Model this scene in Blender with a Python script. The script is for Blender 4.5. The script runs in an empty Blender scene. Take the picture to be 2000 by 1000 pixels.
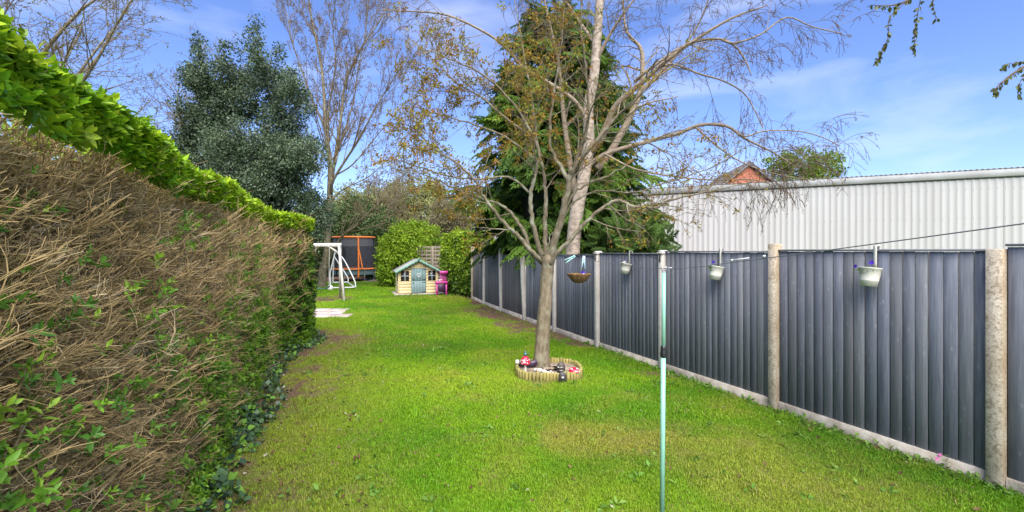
import bpy, math, random
import numpy as np
from mathutils import Vector, Matrix

R = math.radians
sc = bpy.context.scene
col = sc.collection
rng = np.random.default_rng(11)
random.seed(11)

# ------------------------------------------------------------------ camera
CAM_H = 1.9
F_PX = 900.0
cam_d = bpy.data.cameras.new('camera')
cam = bpy.data.objects.new('camera', cam_d)
col.objects.link(cam)
cam.location = (0, 0, CAM_H)
cam.rotation_euler = (R(90), 0, 0)
cam_d.sensor_width = 36
cam_d.lens = 36 * F_PX / 2000
cam_d.shift_y = -0.005
cam_d.clip_start = 0.05
cam_d.clip_end = 2000
sc.camera = cam

# ------------------------------------------------------------------ sky, sun, exposure
SUN_EL, SUN_AZ = 52.0, 166.0        # azimuth from +Y (ahead), negative = to the left
world = bpy.data.worlds.new('World')
sc.world = world
world.use_nodes = True
wn, wl = world.node_tree.nodes, world.node_tree.links
wn.clear()
w_out = wn.new('ShaderNodeOutputWorld')
w_bg = wn.new('ShaderNodeBackground')
w_sky = wn.new('ShaderNodeTexSky')
w_sky.sky_type = 'NISHITA'
w_sky.sun_disc = False
w_sky.sun_elevation = R(SUN_EL)
w_sky.sun_rotation = R(SUN_AZ)
w_sky.altitude = 50
w_sky.air_density = 1.0
w_sky.dust_density = 0.3
w_sky.ozone_density = 2.2
w_bg.inputs['Strength'].default_value = 0.055
w_tc = wn.new('ShaderNodeTexCoord')
w_map = wn.new('ShaderNodeMapping')
w_map.inputs['Scale'].default_value = (1.6, 1.6, 5.5)
w_map.inputs['Rotation'].default_value = (0.25, 0.1, 0.6)
w_n = wn.new('ShaderNodeTexNoise')
w_n.inputs['Scale'].default_value = 1.5
w_n.inputs['Detail'].default_value = 7
w_n.inputs['Roughness'].default_value = 0.55
w_n.inputs['Distortion'].default_value = 0.35
w_r = wn.new('ShaderNodeValToRGB')
w_r.color_ramp.elements[0].position = 0.50
w_r.color_ramp.elements[0].color = (0.0, 0.0, 0.0, 1)
w_r.color_ramp.elements[1].position = 0.82
w_r.color_ramp.elements[1].color = (0.5, 0.5, 0.5, 1)
w_tone = wn.new('ShaderNodeMix')
w_tone.data_type = 'RGBA'
w_tone.blend_type = 'MULTIPLY'
w_tone.inputs[0].default_value = 1.0
w_tone.inputs[7].default_value = (0.46, 0.50, 0.70, 1)
w_mix = wn.new('ShaderNodeMix')
w_mix.data_type = 'RGBA'
w_mix.inputs[7].default_value = (3.3, 3.5, 4.2, 1)
wl.new(w_tc.outputs['Generated'], w_map.inputs['Vector'])
wl.new(w_map.outputs[0], w_n.inputs['Vector'])
wl.new(w_n.outputs['Fac'], w_r.inputs[0])
wl.new(w_sky.outputs[0], w_tone.inputs[6])
wl.new(w_tone.outputs[2], w_mix.inputs[6])
wl.new(w_r.outputs[0], w_mix.inputs[0])
wl.new(w_mix.outputs[2], w_bg.inputs['Color'])
wl.new(w_bg.outputs[0], w_out.inputs['Surface'])

sun_d = bpy.data.lights.new('sun', 'SUN')
sun_d.energy = 1.5
sun_d.angle = R(65)
sun_d.color = (1.0, 0.95, 0.86)
sun = bpy.data.objects.new('sun', sun_d)
col.objects.link(sun)
_sd = Vector((math.sin(R(SUN_AZ)) * math.cos(R(SUN_EL)), math.cos(R(SUN_AZ)) * math.cos(R(SUN_EL)), math.sin(R(SUN_EL))))
sun.rotation_euler = _sd.to_track_quat('Z', 'Y').to_euler()
sun.location = _sd * 30

sc.view_settings.view_transform = 'Standard'
sc.view_settings.look = 'None'
sc.view_settings.gamma = 1
sc.view_settings.use_curve_mapping = False
sc.view_settings.exposure = 2.75
sc.render.engine = 'CYCLES'
sc.cycles.max_bounces = 6
sc.cycles.transparent_max_bounces = 12
sc.cycles.use_denoising = True

# ------------------------------------------------------------------ helpers
def at(x, y, Z):
    """World point seen at photograph pixel (x, y) at depth Z metres."""
    return np.array([(x - 1000) / F_PX * Z, Z, CAM_H - (y - 490) / F_PX * Z])

def sstep(a, b, x):
    t = np.clip((x - a) / (b - a), 0, 1)
    return t * t * (3 - 2 * t)

def vnoise(x, y, seed=0):
    x = np.asarray(x, float); y = np.asarray(y, float)
    xi, yi = np.floor(x).astype(np.int64), np.floor(y).astype(np.int64)
    def h(a, b):
        n = (a * 374761393 + b * 668265263 + seed * 974711) & 0x7fffffff
        n = ((n ^ (n >> 13)) * 1274126177) & 0x7fffffff
        return ((n ^ (n >> 16)) & 0xffff) / 65535.0
    fx, fy = x - xi, y - yi
    fx = fx * fx * (3 - 2 * fx); fy = fy * fy * (3 - 2 * fy)
    return (h(xi, yi) * (1 - fx) + h(xi + 1, yi) * fx) * (1 - fy) + (h(xi, yi + 1) * (1 - fx) + h(xi + 1, yi + 1) * fx) * fy

def fnoise(x, y, seed=0, oct=3):
    s, a, t = 0, 1.0, 0
    for k in range(oct):
        s = s + a * vnoise(np.asarray(x) * 2 ** k, np.asarray(y) * 2 ** k, seed + k * 17); t += a; a *= .5
    return s / t

class MB:
    def __init__(s):
        s.v, s.f, s.n = [], {3: [], 4: []}, 0
    def add(s, v, f):
        v = np.asarray(v, float).reshape(-1, 3)
        f = np.asarray(f, np.int64)
        s.v.append(v); s.f[f.shape[1]].append(f + s.n); s.n += len(v)
        return s
    def box(s, x0, x1, y0, y1, z0, z1, c=0.0):
        if c <= 0:
            v = [(x, y, z) for z in (z0, z1) for (x, y) in ((x0, y0), (x1, y0), (x1, y1), (x0, y1))]
            return s.add(v, [(0, 3, 2, 1), (4, 5, 6, 7), (0, 1, 5, 4), (1, 2, 6, 5), (2, 3, 7, 6), (3, 0, 4, 7)])
        rings = []
        def ring(i, z):
            return [(x0 + i, y0 + c, z), (x0 + c, y0 + i, z), (x1 - c, y0 + i, z), (x1 - i, y0 + c, z), (x1 - i, y1 - c, z), (x1 - c, y1 - i, z), (x0 + c, y1 - i, z), (x0 + i, y1 - c, z)]
        def ringi(z):
            return [(x0 + c, y0 + c, z), (x0 + c, y0 + c, z), (x1 - c, y0 + c, z), (x1 - c, y0 + c, z), (x1 - c, y1 - c, z), (x1 - c, y1 - c, z), (x0 + c, y1 - c, z), (x0 + c, y1 - c, z)]
        rs = [ringi(z0), ring(0, z0 + c), ring(0, z1 - c), ringi(z1)]
        v = [p for r in rs for p in r]
        f = [(8 * k + i, 8 * k + (i + 1) % 8, 8 * k + 8 + (i + 1) % 8, 8 * k + 8 + i) for k in range(3) for i in range(8)]
        f += [(0, 6, 4, 2), (24, 26, 28, 30)]
        return s.add(v, f)
    def tube(s, pts, rad, sides=6, cap=False):
        p = np.asarray(pts, float); n = len(p)
        r = np.broadcast_to(np.asarray(rad, float), (n,))
        t = np.empty_like(p)
        t[1:-1] = p[2:] - p[:-2]; t[0] = p[1] - p[0]; t[-1] = p[-1] - p[-2]
        t /= np.linalg.norm(t, axis=1)[:, None] + 1e-9
        m = np.abs(t.mean(0)); ref = np.zeros(3); ref[int(np.argmin(m))] = 1
        a = np.cross(t, ref); a /= np.linalg.norm(a, axis=1)[:, None] + 1e-9
        b = np.cross(t, a)
        ang = np.arange(sides) * 2 * math.pi / sides
        v = p[:, None, :] + r[:, None, None] * (np.cos(ang)[None, :, None] * a[:, None, :] + np.sin(ang)[None, :, None] * b[:, None, :])
        i = np.arange(sides); j = (i + 1) % sides
        k = (np.arange(n - 1) * sides)[:, None]
        f = np.stack([k + i, k + sides + i, k + sides + j, k + j], -1).reshape(-1, 4)
        base = s.n
        s.add(v.reshape(-1, 3), f)
        if cap:
            for e, c in ((0, p[0]), (n - 1, p[-1])):
                q = s.n
                s.add([c], np.zeros((0, 3), int))
                idx = base + e * sides
                tri = [(q, idx + (x + 1) % sides, idx + x) if e else (q, idx + x, idx + (x + 1) % sides) for x in range(sides)]
                s.f[3].append(np.array(tri))
        return s
    def lathe(s, prof, sides=20, c=(0, 0, 0), wob=None):
        prof = np.asarray(prof, float); n = len(prof)
        ang = np.arange(sides) * 2 * math.pi / sides
        rr = prof[:, 0][:, None] * (np.ones(sides)[None] if wob is None else wob[None])
        v = np.stack([c[0] + rr * np.cos(ang), c[1] + rr * np.sin(ang), np.broadcast_to(c[2] + prof[:, 1][:, None], rr.shape)], -1)
        i = np.arange(sides); j = (i + 1) % sides; k = (np.arange(n - 1) * sides)[:, None]
        f = np.stack([k + i, k + j, k + sides + j, k + sides + i], -1).reshape(-1, 4)
        return s.add(v.reshape(-1, 3), f)
    def prism(s, poly, y0, y1):
        """poly in x,z extruded along y (convex or fan-able)."""
        n = len(poly)
        c = np.mean(poly, 0)
        v = [(x, y0, z) for x, z in poly] + [(x, y1, z) for x, z in poly] + [(c[0], y0, c[1]), (c[0], y1, c[1])]
        s.add(v, [(i, (i + 1) % n, n + (i + 1) % n, n + i) for i in range(n)])
        b = s.n - len(v)
        s.f[3].append(np.array([(b + 2 * n, b + (i + 1) % n, b + i) for i in range(n)]))
        s.f[3].append(np.array([(b + 2 * n + 1, b + n + i, b + n + (i + 1) % n) for i in range(n)]))
        return s
    def leaf(s, base, d, up, L, W, fold=.18, droop=.15):
        base = np.asarray(base, float); d = np.asarray(d, float); d = d / (np.linalg.norm(d) + 1e-9)
        sd = np.cross(d, up); sd /= np.linalg.norm(sd) + 1e-9
        nn = np.cross(sd, d)
        m1 = base + d * L * .38 - nn * L * fold * .3
        m2 = base + d * L * .72 - nn * L * (fold * .2 + droop * .4)
        tip = base + d * L - nn * L * droop
        v = [base, m1 + sd * W * .5 + nn * L * fold * .5, m1, m1 - sd * W * .5 + nn * L * fold * .5,
             m2 + sd * W * .33 + nn * L * fold * .3, m2, m2 - sd * W * .33 + nn * L * fold * .3, tip]
        q = s.n
        s.add(v, [(1, 4, 5, 2), (2, 5, 6, 3)])
        s.f[3].append(np.array([(0, 1, 2), (0, 2, 3), (4, 7, 5), (5, 7, 6)]) + q)
        return s
    def leaf4(s, base, d, up, L, W, droop=.1):
        base = np.asarray(base, float); d = np.asarray(d, float); d = d / (np.linalg.norm(d) + 1e-9)
        sd = np.cross(d, up); sd /= np.linalg.norm(sd) + 1e-9
        nn = np.cross(sd, d)
        m = base + d * L * .5
        q = s.n
        s.add([base, m + sd * W * .5 + nn * W * .12, base + d * L - nn * L * droop, m - sd * W * .5 + nn * W * .12], np.zeros((0, 3), int))
        s.f[3].append(np.array([(0, 1, 2), (0, 2, 3)]) + q)
        return s
    def mesh(s, name, m, smooth=False):
        me = bpy.data.meshes.new(name)
        v = np.concatenate(s.v) if s.v else np.zeros((0, 3))
        f4 = np.concatenate(s.f[4]) if s.f[4] else np.zeros((0, 4), int)
        f3 = np.concatenate([a for a in s.f[3] if len(a)]) if any(len(a) for a in s.f[3]) else np.zeros((0, 3), int)
        me.vertices.add(len(v)); me.vertices.foreach_set('co', v.ravel())
        nl = f4.size + f3.size
        me.loops.add(nl); me.loops.foreach_set('vertex_index', np.concatenate([f4.ravel(), f3.ravel()]).astype(np.int32))
        st = np.concatenate([np.arange(len(f4)) * 4, f4.size + np.arange(len(f3)) * 3]).astype(np.int32)
        me.polygons.add(len(st)); me.polygons.foreach_set('loop_start', st)
        if smooth:
            me.polygons.foreach_set('use_smooth', np.ones(len(st), bool))
        me.update(calc_edges=True); me.validate()
        if m: me.materials.append(m)
        return me
    def build(s, name, m, parent=None, smooth=False, world=True):
        return obj(name, s.mesh(name, m, smooth), parent, world)

def obj(name, me, parent=None, world=True):
    o = bpy.data.objects.new(name, me); col.objects.link(o)
    if parent is not None:
        o.parent = parent
        if world:
            if parent.parent is None: o.matrix_parent_inverse = Matrix.Translation(-Vector(parent.location))
    return o

def tag(o, label=None, cat=None, group=None, kind=None):
    if label: o['label'] = label
    if cat: o['category'] = cat
    if group: o['group'] = group
    if kind: o['kind'] = kind
    return o

def thing(name, label, cat, loc=(0, 0, 0), rz=0, group=None):
    o = bpy.data.objects.new(name, None); col.objects.link(o)
    o.empty_display_size = .2
    o.location = loc; o.rotation_euler = (0, 0, rz)
    return tag(o, label, cat, group)

def stuff(o):
    o['kind'] = 'stuff'; return o

# ---- materials
def nodes_of(name):
    m = bpy.data.materials.new(name); m.use_nodes = True
    n, l = m.node_tree.nodes, m.node_tree.links
    return m, n, l, n['Principled BSDF']

def ramp(n, stops):
    r = n.new('ShaderNodeValToRGB'); e = r.color_ramp.elements
    e[0].position, e[0].color = stops[0][0], (*stops[0][1], 1)
    e[1].position, e[1].color = stops[-1][0], (*stops[-1][1], 1)
    for p, c in stops[1:-1]:
        x = e.new(p); x.color = (*c, 1)
    return r

def mat(name, c1, c2=None, scale=8, rough=.7, bump=.2, stretch=(1, 1, 1), rnd=.0, detail=6, lo=.35, hi=.65, fine=None, metal=0, spec=.5, bscale=None):
    """noise mix of two colours, per-object random shift, bump."""
    m, n, l, b = nodes_of(name)
    c2 = c2 or tuple(x * .75 for x in c1)
    tc = n.new('ShaderNodeTexCoord'); oi = n.new('ShaderNodeObjectInfo')
    ad = n.new('ShaderNodeVectorMath'); ad.operation = 'MULTIPLY_ADD'
    ad.inputs[1].default_value = (17, 31, 23)
    mp = n.new('ShaderNodeMapping'); mp.inputs['Scale'].default_value = stretch
    l.new(oi.outputs['Random'], ad.inputs[0]); l.new(tc.outputs['Object'], ad.inputs[2])
    l.new(ad.outputs[0], mp.inputs['Vector'])
    ns = n.new('ShaderNodeTexNoise'); ns.inputs['Scale'].default_value = scale; ns.inputs['Detail'].default_value = detail
    ns.inputs['Roughness'].default_value = .62
    l.new(mp.outputs[0], ns.inputs['Vector'])
    r = ramp(n, [(lo, c1), (hi, c2)]); l.new(ns.outputs['Fac'], r.inputs[0])
    out = r.outputs[0]
    if rnd:
        hs = n.new('ShaderNodeHueSaturation'); mr = n.new('ShaderNodeMapRange')
        mr.inputs['To Min'].default_value = 1 - rnd; mr.inputs['To Max'].default_value = 1 + rnd
        l.new(oi.outputs['Random'], mr.inputs['Value']); l.new(mr.outputs[0], hs.inputs['Value']); l.new(out, hs.inputs['Color']); out = hs.outputs[0]
    l.new(out, b.inputs['Base Color'])
    b.inputs['Roughness'].default_value = rough; b.inputs['Metallic'].default_value = metal
    b.inputs['Specular IOR Level'].default_value = spec
    if bump:
        nb = n.new('ShaderNodeTexNoise'); nb.inputs['Scale'].default_value = bscale or scale * 3; nb.inputs['Detail'].default_value = 5
        l.new(mp.outputs[0], nb.inputs['Vector'])
        bp = n.new('ShaderNodeBump'); bp.inputs['Strength'].default_value = bump; bp.inputs['Distance'].default_value = .01
        l.new(nb.outputs['Fac'], bp.inputs['Height']); l.new(bp.outputs[0], b.inputs['Normal'])
    return m

def leaf_mat(name, colr, tinted=True, trans=.35, rough=.5, var=.25, spec=.35):
    """leaf: reflecting + light passing through; tint comes from each scattered clump."""
    m, n, l, b = nodes_of(name)
    if tinted:
        a = n.new('ShaderNodeAttribute'); a.attribute_type = 'INSTANCER'; a.attribute_name = 'tint'
        src = a.outputs['Color']
    else:
        rg = n.new('ShaderNodeRGB'); rg.outputs[0].default_value = (*colr, 1); src = rg.outputs[0]
    ge = n.new('ShaderNodeNewGeometry'); mr = n.new('ShaderNodeMapRange')
    mr.inputs['To Min'].default_value = 1 - var; mr.inputs['To Max'].default_value = 1 + var
    l.new(ge.outputs['Random Per Island'], mr.inputs['Value'])
    hs = n.new('ShaderNodeHueSaturation'); l.new(mr.outputs[0], hs.inputs['Value']); l.new(src, hs.inputs['Color'])
    l.new(hs.outputs[0], b.inputs['Base Color'])
    b.inputs['Roughness'].default_value = rough; b.inputs['Specular IOR Level'].default_value = spec
    tr = n.new('ShaderNodeBsdfTranslucent'); l.new(hs.outputs[0], tr.inputs['Color'])
    mx = n.new('ShaderNodeMixShader'); mx.inputs[0].default_value = trans
    l.new(b.outputs[0], mx.inputs[1]); l.new(tr.outputs[0], mx.inputs[2])
    l.new(mx.outputs[0], n['Material Output'].inputs['Surface'])
    return m

def plain(name, c, rough=.5, metal=0, spec=.5):
    return mat(name, c, tuple(x * .86 for x in c), scale=14, rough=rough, bump=.05, metal=metal, spec=spec)

# ---- scatter many small meshes as one object
_groups = {}
def scatter_group(key, variants):
    if key in _groups: return _groups[key]
    ng = bpy.data.node_groups.new('scatter_' + key, 'GeometryNodeTree')
    ng.interface.new_socket('Geometry', in_out='INPUT', socket_type='NodeSocketGeometry')
    ng.interface.new_socket('Geometry', in_out='OUTPUT', socket_type='NodeSocketGeometry')
    N, L = ng.nodes, ng.links
    gi, go = N.new('NodeGroupInput'), N.new('NodeGroupOutput')
    j = N.new('GeometryNodeJoinGeometry')
    for v in variants:
        oi = N.new('GeometryNodeObjectInfo'); oi.inputs['Object'].default_value = v; oi.inputs['As Instance'].default_value = False
        g = N.new('GeometryNodeGeometryToInstance'); L.new(oi.outputs['Geometry'], g.inputs[0]); L.new(g.outputs[0], j.inputs[0])
    ip = N.new('GeometryNodeInstanceOnPoints')
    L.new(gi.outputs[0], ip.inputs['Points']); L.new(j.outputs[0], ip.inputs['Instance'])
    ip.inputs['Pick Instance'].default_value = True
    def attr(n, t):
        x = N.new('GeometryNodeInputNamedAttribute'); x.data_type = t; x.inputs['Name'].default_value = n; return x.outputs['Attribute']
    L.new(attr('idx', 'INT'), ip.inputs['Instance Index']); L.new(attr('rot', 'FLOAT_VECTOR'), ip.inputs['Rotation']); L.new(attr('scl', 'FLOAT'), ip.inputs['Scale'])
    L.new(ip.outputs[0], go.inputs[0])
    _groups[key] = ng
    return ng

_variants = {}
def variants(key, meshes):
    _variants[key] = [bpy.data.objects.new(key + '_form', m) for m in meshes]

def scatter(name, key, P, rot, scl, tint, parent=None):
    P = np.asarray(P, float); n = len(P)
    me = bpy.data.meshes.new(name)
    me.vertices.add(n); me.vertices.foreach_set('co', P.ravel())
    me.attributes.new('rot', 'FLOAT_VECTOR', 'POINT').data.foreach_set('vector', np.asarray(rot, np.float32).ravel())
    me.attributes.new('scl', 'FLOAT', 'POINT').data.foreach_set('value', np.broadcast_to(np.asarray(scl, np.float32), (n,)).copy())
    me.attributes.new('idx', 'INT', 'POINT').data.foreach_set('value', rng.integers(0, len(_variants[key]), n).astype(np.int32))
    t = np.ones((n, 4), np.float32); t[:, :3] = np.clip(tint, 0, 1)
    me.attributes.new('tint', 'FLOAT_COLOR', 'POINT').data.foreach_set('color', t.ravel())
    me.update()
    o = obj(name, me, parent)
    md = o.modifiers.new('scatter', 'NODES'); md.node_group = scatter_group(key, _variants[key])
    return stuff(o)

def rnd_rot(n, tilt=math.pi):
    return np.stack([rng.uniform(-tilt, tilt, n), rng.uniform(-tilt, tilt, n), rng.uniform(0, 2 * math.pi, n)], 1)

def mixc(a, b, t):
    a, b, t = np.asarray(a), np.asarray(b), np.asarray(t)[:, None]
    return a * (1 - t) + b * t

def unit(v):
    v = np.asarray(v, float); return v / (np.linalg.norm(v) + 1e-9)

def smooth_path(pts, k=4):
    p = np.asarray(pts, float)
    q = np.vstack([2 * p[0] - p[1], p, 2 * p[-1] - p[-2]])
    out = []
    for i in range(1, len(q) - 2):
        for t in np.arange(k) / k:
            a, b, c, d = q[i - 1], q[i], q[i + 1], q[i + 2]
            out.append(.5 * ((2 * b) + (c - a) * t + (2 * a - 5 * b + 4 * c - d) * t * t + (3 * b - a - 3 * c + d) * t ** 3))
    out.append(p[-1])
    return np.array(out)

# ------------------------------------------------------------------ layout of the garden
POSTS = [(4.66, 1.87), (3.92, 3.72), (3.18, 5.57), (2.42, 7.38), (1.70, 9.10), (1.02, 10.88), (.36, 12.68), (-.33, 14.55), (-.98, 16.42), (-1.56, 18.3)]
def fence_dist(x, y):           # metres from the fence line towards the lawn
    return (5.408 - .4 * y - x) / math.hypot(1, .4)
def hedge_out(y):               # bulge of the hedge face towards the lawn
    return .58 * sstep(7.6, 10.2, y)
def hedge_x(y):
    return -1.11 - .39 * y + hedge_out(y) / .932
def hedge_dist(x, y):
    return np.where(y < 11.2, (x - hedge_x(y)) * .932, 9)
RING_C = (.57, 7.2)
def bare(x, y):
    """0 lawn .. 1 bare soil"""
    x = np.asarray(x, float); y = np.asarray(y, float)
    n = fnoise(x * 1.6, y * 1.6, 3, 4); n2 = fnoise(x * 5, y * 5, 9, 3)
    hd = hedge_dist(x, y)
    s = sstep(1.7, .2, hd + (n - .5) * 1.5 + (n2 - .5) * .8) * .95
    fd = fence_dist(x, y)
    wdt = .16 + 1.25 * sstep(8.0, 11, y) * sstep(17.5, 14.5, y)
    s = np.maximum(s, sstep(wdt * 1.2, wdt * .25, fd + (n - .5) * wdt * 1.2 + (n2 - .5) * .25 * wdt))
    e = np.hypot((x + 7.3) / 1.5, (y - 18.3) / 1.8)
    s = np.maximum(s, sstep(1.15, .55, e + (n - .5) * .9) * .95)
    rd = np.hypot(x - RING_C[0], y - RING_C[1])
    s = np.maximum(s, sstep(.75, .52, rd + (n - .5) * .5) * .75)
    e = np.hypot((x - 2.2) / .5, (y - 7.1) / .3)
    s = np.maximum(s, sstep(1.2, .5, e + (n - .5) * .8) * .8)
    s = np.maximum(s, sstep(.72, .84, n2 * .6 + n * .4) * .3)
    s = np.maximum(s, sstep(26.5, 28.5, y + (n - .5) * 2))
    return np.clip(s, 0, 1)
def dry(x, y):
    """0 lush .. 1 dry straw / moss yellow"""
    x = np.asarray(x, float); y = np.asarray(y, float)
    n = fnoise(x * 2.2, y * 2.2, 41, 4)
    d = sstep(1.3, .3, np.hypot((x - 1.2) / 1.0, (y - 4.7) / .55) + (n - .5) * 1.4) * .95
    d = np.maximum(d, sstep(1.3, .3, np.hypot((x - 2.2) / 1.1, (y - 3.9) / .9) + (n - .5) * 1.6) * .6)
    d = np.maximum(d, sstep(1.2, .2, np.hypot((x + 2.9) / 2.6, (y - 18.7) / .7) + (n - .5) * .9) * .7)
    d = np.maximum(d, sstep(1.4, .2, np.hypot((x + .9) / 1.4, (y - 14.6) / 1.2) + (n - .5) * 1.2) * .5)
    d = np.maximum(d, sstep(.52, .75, n) * .42)
    d = np.maximum(d, sstep(1.9, .7, hedge_dist(x, y) + (n - .5) * .8) * .5)
    return np.clip(d, 0, 1)

# ------------------------------------------------------------------ ground
fx = np.arange(-13, 9.01, .13); fy = np.arange(-1.5, 33.01, .13)
gx = np.concatenate([[-600, -250, -100, -50, -30, -20], fx, [14, 25, 50, 100, 250, 600]])
gy = np.concatenate([[-300, -60, -20, -8, -4], fy, [36, 42, 55, 80, 140, 300, 900]])
GX, GY = np.meshgrid(gx, gy)
GZ = (fnoise(GX * .7, GY * .7, 5) - .5) * .035 * ((GY < 33) & (GY > -1.5))
mb = MB(); w_, h_ = len(gx), len(gy)
ii = (np.arange(h_ - 1)[:, None] * w_ + np.arange(w_ - 1)[None]).ravel()
mb.add(np.stack([GX, GY, GZ], -1).reshape(-1, 3), np.stack([ii, ii + 1, ii + 1 + w_, ii + w_], -1))
m, n, l, b = nodes_of('lawn_soil')
a1 = n.new('ShaderNodeAttribute'); a1.attribute_name = 'bare'
a2 = n.new('ShaderNodeAttribute'); a2.attribute_name = 'dry'
tc = n.new('ShaderNodeTexCoord')
n1 = n.new('ShaderNodeTexNoise'); n1.inputs['Scale'].default_value = 26; n1.inputs['Detail'].default_value = 8; n1.inputs['Roughness'].default_value = .7
l.new(tc.outputs['Object'], n1.inputs['Vector'])
rg = ramp(n, [(.3, (.06, .13, .010)), (.55, (.13, .24, .016)), (.75, (.24, .33, .04))]); l.new(n1.outputs['Fac'], rg.inputs[0])
rd = ramp(n, [(.3, (.13, .13, .03)), (.6, (.24, .21, .07)), (.8, (.34, .27, .12))]); l.new(n1.outputs['Fac'], rd.inputs[0])
rs = ramp(n, [(.28, (.045, .028, .016)), (.5, (.12, .075, .045)), (.66, (.20, .13, .085)), (.85, (.30, .22, .15))]); l.new(n1.outputs['Fac'], rs.inputs[0])
mx = n.new('ShaderNodeMix'); mx.data_type = 'RGBA'; l.new(a2.outputs['Fac'], mx.inputs[0]); l.new(rg.outputs[0], mx.inputs[6]); l.new(rd.outputs[0], mx.inputs[7])
mr = n.new('ShaderNodeMath'); mr.operation = 'MULTIPLY_ADD'; mr.inputs[1].default_value = 1.3; mr.inputs[2].default_value = -.15; mr.use_clamp = True
l.new(a1.outputs['Fac'], mr.inputs[0])
mx2 = n.new('ShaderNodeMix'); mx2.data_type = 'RGBA'; l.new(mr.outputs[0], mx2.inputs[0]); l.new(mx.outputs[2], mx2.inputs[6]); l.new(rs.outputs[0], mx2.inputs[7])
l.new(mx2.outputs[2], b.inputs['Base Color']); b.inputs['Roughness'].default_value = .95; b.inputs['Specular IOR Level'].default_value = .15
bp = n.new('ShaderNodeBump'); bp.inputs['Strength'].default_value = .8; bp.inputs['Distance'].default_value = .03; l.new(n1.outputs['Fac'], bp.inputs['Height']); l.new(bp.outputs[0], b.inputs['Normal'])
lawn = mb.build('lawn', m, smooth=True); lawn['kind'] = 'structure'
me = lawn.data
bv = bare(GX.ravel(), GY.ravel()); bv[(GX.ravel() < -13) | (GX.ravel() > 9)] = .3
me.attributes.new('bare', 'FLOAT', 'POINT').data.foreach_set('value', bv.astype(np.float32))
me.attributes.new('dry', 'FLOAT', 'POINT').data.foreach_set('value', dry(GX.ravel(), GY.ravel()).astype(np.float32))
def ground_z(x, y):
    return (fnoise(np.asarray(x) * .7, np.asarray(y) * .7, 5) - .5) * .035

# ------------------------------------------------------------------ materials
def aggregate(name, c1, c2, c3, dark):
    m, n, l, b = nodes_of(name)
    tc = n.new('ShaderNodeTexCoord'); big = n.new('ShaderNodeTexNoise'); big.inputs['Scale'].default_value = 3.5; big.inputs['Detail'].default_value = 6; l.new(tc.outputs['Object'], big.inputs['Vector'])
    r = ramp(n, [(.35, c1), (.62, c2), (.8, c3)]); l.new(big.outputs['Fac'], r.inputs[0])
    vo = n.new('ShaderNodeTexVoronoi'); vo.inputs['Scale'].default_value = 95; l.new(tc.outputs['Object'], vo.inputs['Vector'])
    hs = n.new('ShaderNodeMix'); hs.data_type = 'RGBA'; hs.blend_type = 'OVERLAY'; hs.inputs[0].default_value = .24; l.new(r.outputs[0], hs.inputs[6]); bw = n.new('ShaderNodeRGBToBW'); l.new(vo.outputs['Color'], bw.inputs[0]); l.new(bw.outputs[0], hs.inputs[7])
    de = n.new('ShaderNodeHueSaturation'); de.inputs['Saturation'].default_value = .75; l.new(hs.outputs[2], de.inputs['Color'])
    pit = ramp(n, [(.52, (0, 0, 0)), (.62, (1, 1, 1))]); fn = n.new('ShaderNodeTexNoise'); fn.inputs['Scale'].default_value = 38; fn.inputs['Detail'].default_value = 5; l.new(tc.outputs['Object'], fn.inputs['Vector']); l.new(fn.outputs['Fac'], pit.inputs[0])
    pm = n.new('ShaderNodeMath'); pm.operation = 'MULTIPLY'; pm.inputs[1].default_value = dark; l.new(pit.outputs[0], pm.inputs[0])
    mx = n.new('ShaderNodeMix'); mx.data_type = 'RGBA'; l.new(pm.outputs[0], mx.inputs[0]); l.new(de.outputs[0], mx.inputs[6]); mx.inputs[7].default_value = (.16, .11, .06, 1)
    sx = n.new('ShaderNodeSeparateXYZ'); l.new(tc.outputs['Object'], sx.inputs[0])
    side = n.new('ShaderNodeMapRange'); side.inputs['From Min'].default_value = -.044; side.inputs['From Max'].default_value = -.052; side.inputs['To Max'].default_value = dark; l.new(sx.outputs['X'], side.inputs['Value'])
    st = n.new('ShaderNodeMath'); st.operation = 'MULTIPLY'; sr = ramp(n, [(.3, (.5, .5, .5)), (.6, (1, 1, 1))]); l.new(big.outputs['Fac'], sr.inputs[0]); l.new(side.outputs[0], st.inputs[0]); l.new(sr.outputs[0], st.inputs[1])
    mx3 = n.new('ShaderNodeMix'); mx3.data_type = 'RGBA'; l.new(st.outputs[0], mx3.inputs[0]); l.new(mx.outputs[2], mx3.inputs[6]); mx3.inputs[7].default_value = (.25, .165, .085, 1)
    l.new(mx3.outputs[2], b.inputs['Base Color']); b.inputs['Roughness'].default_value = .95
    bp = n.new('ShaderNodeBump'); bp.inputs['Strength'].default_value = .25; bp.inputs['Distance'].default_value = .004; l.new(vo.outputs['Distance'], bp.inputs['Height']); l.new(bp.outputs[0], b.inputs['Normal'])
    return m
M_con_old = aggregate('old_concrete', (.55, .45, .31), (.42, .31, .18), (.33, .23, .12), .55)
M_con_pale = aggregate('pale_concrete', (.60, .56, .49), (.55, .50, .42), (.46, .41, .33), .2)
M_gravel_board = mat('gravel_board_concrete', (.56, .51, .43), (.32, .27, .20), scale=7, rough=.95, bump=.6, bscale=50)
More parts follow.
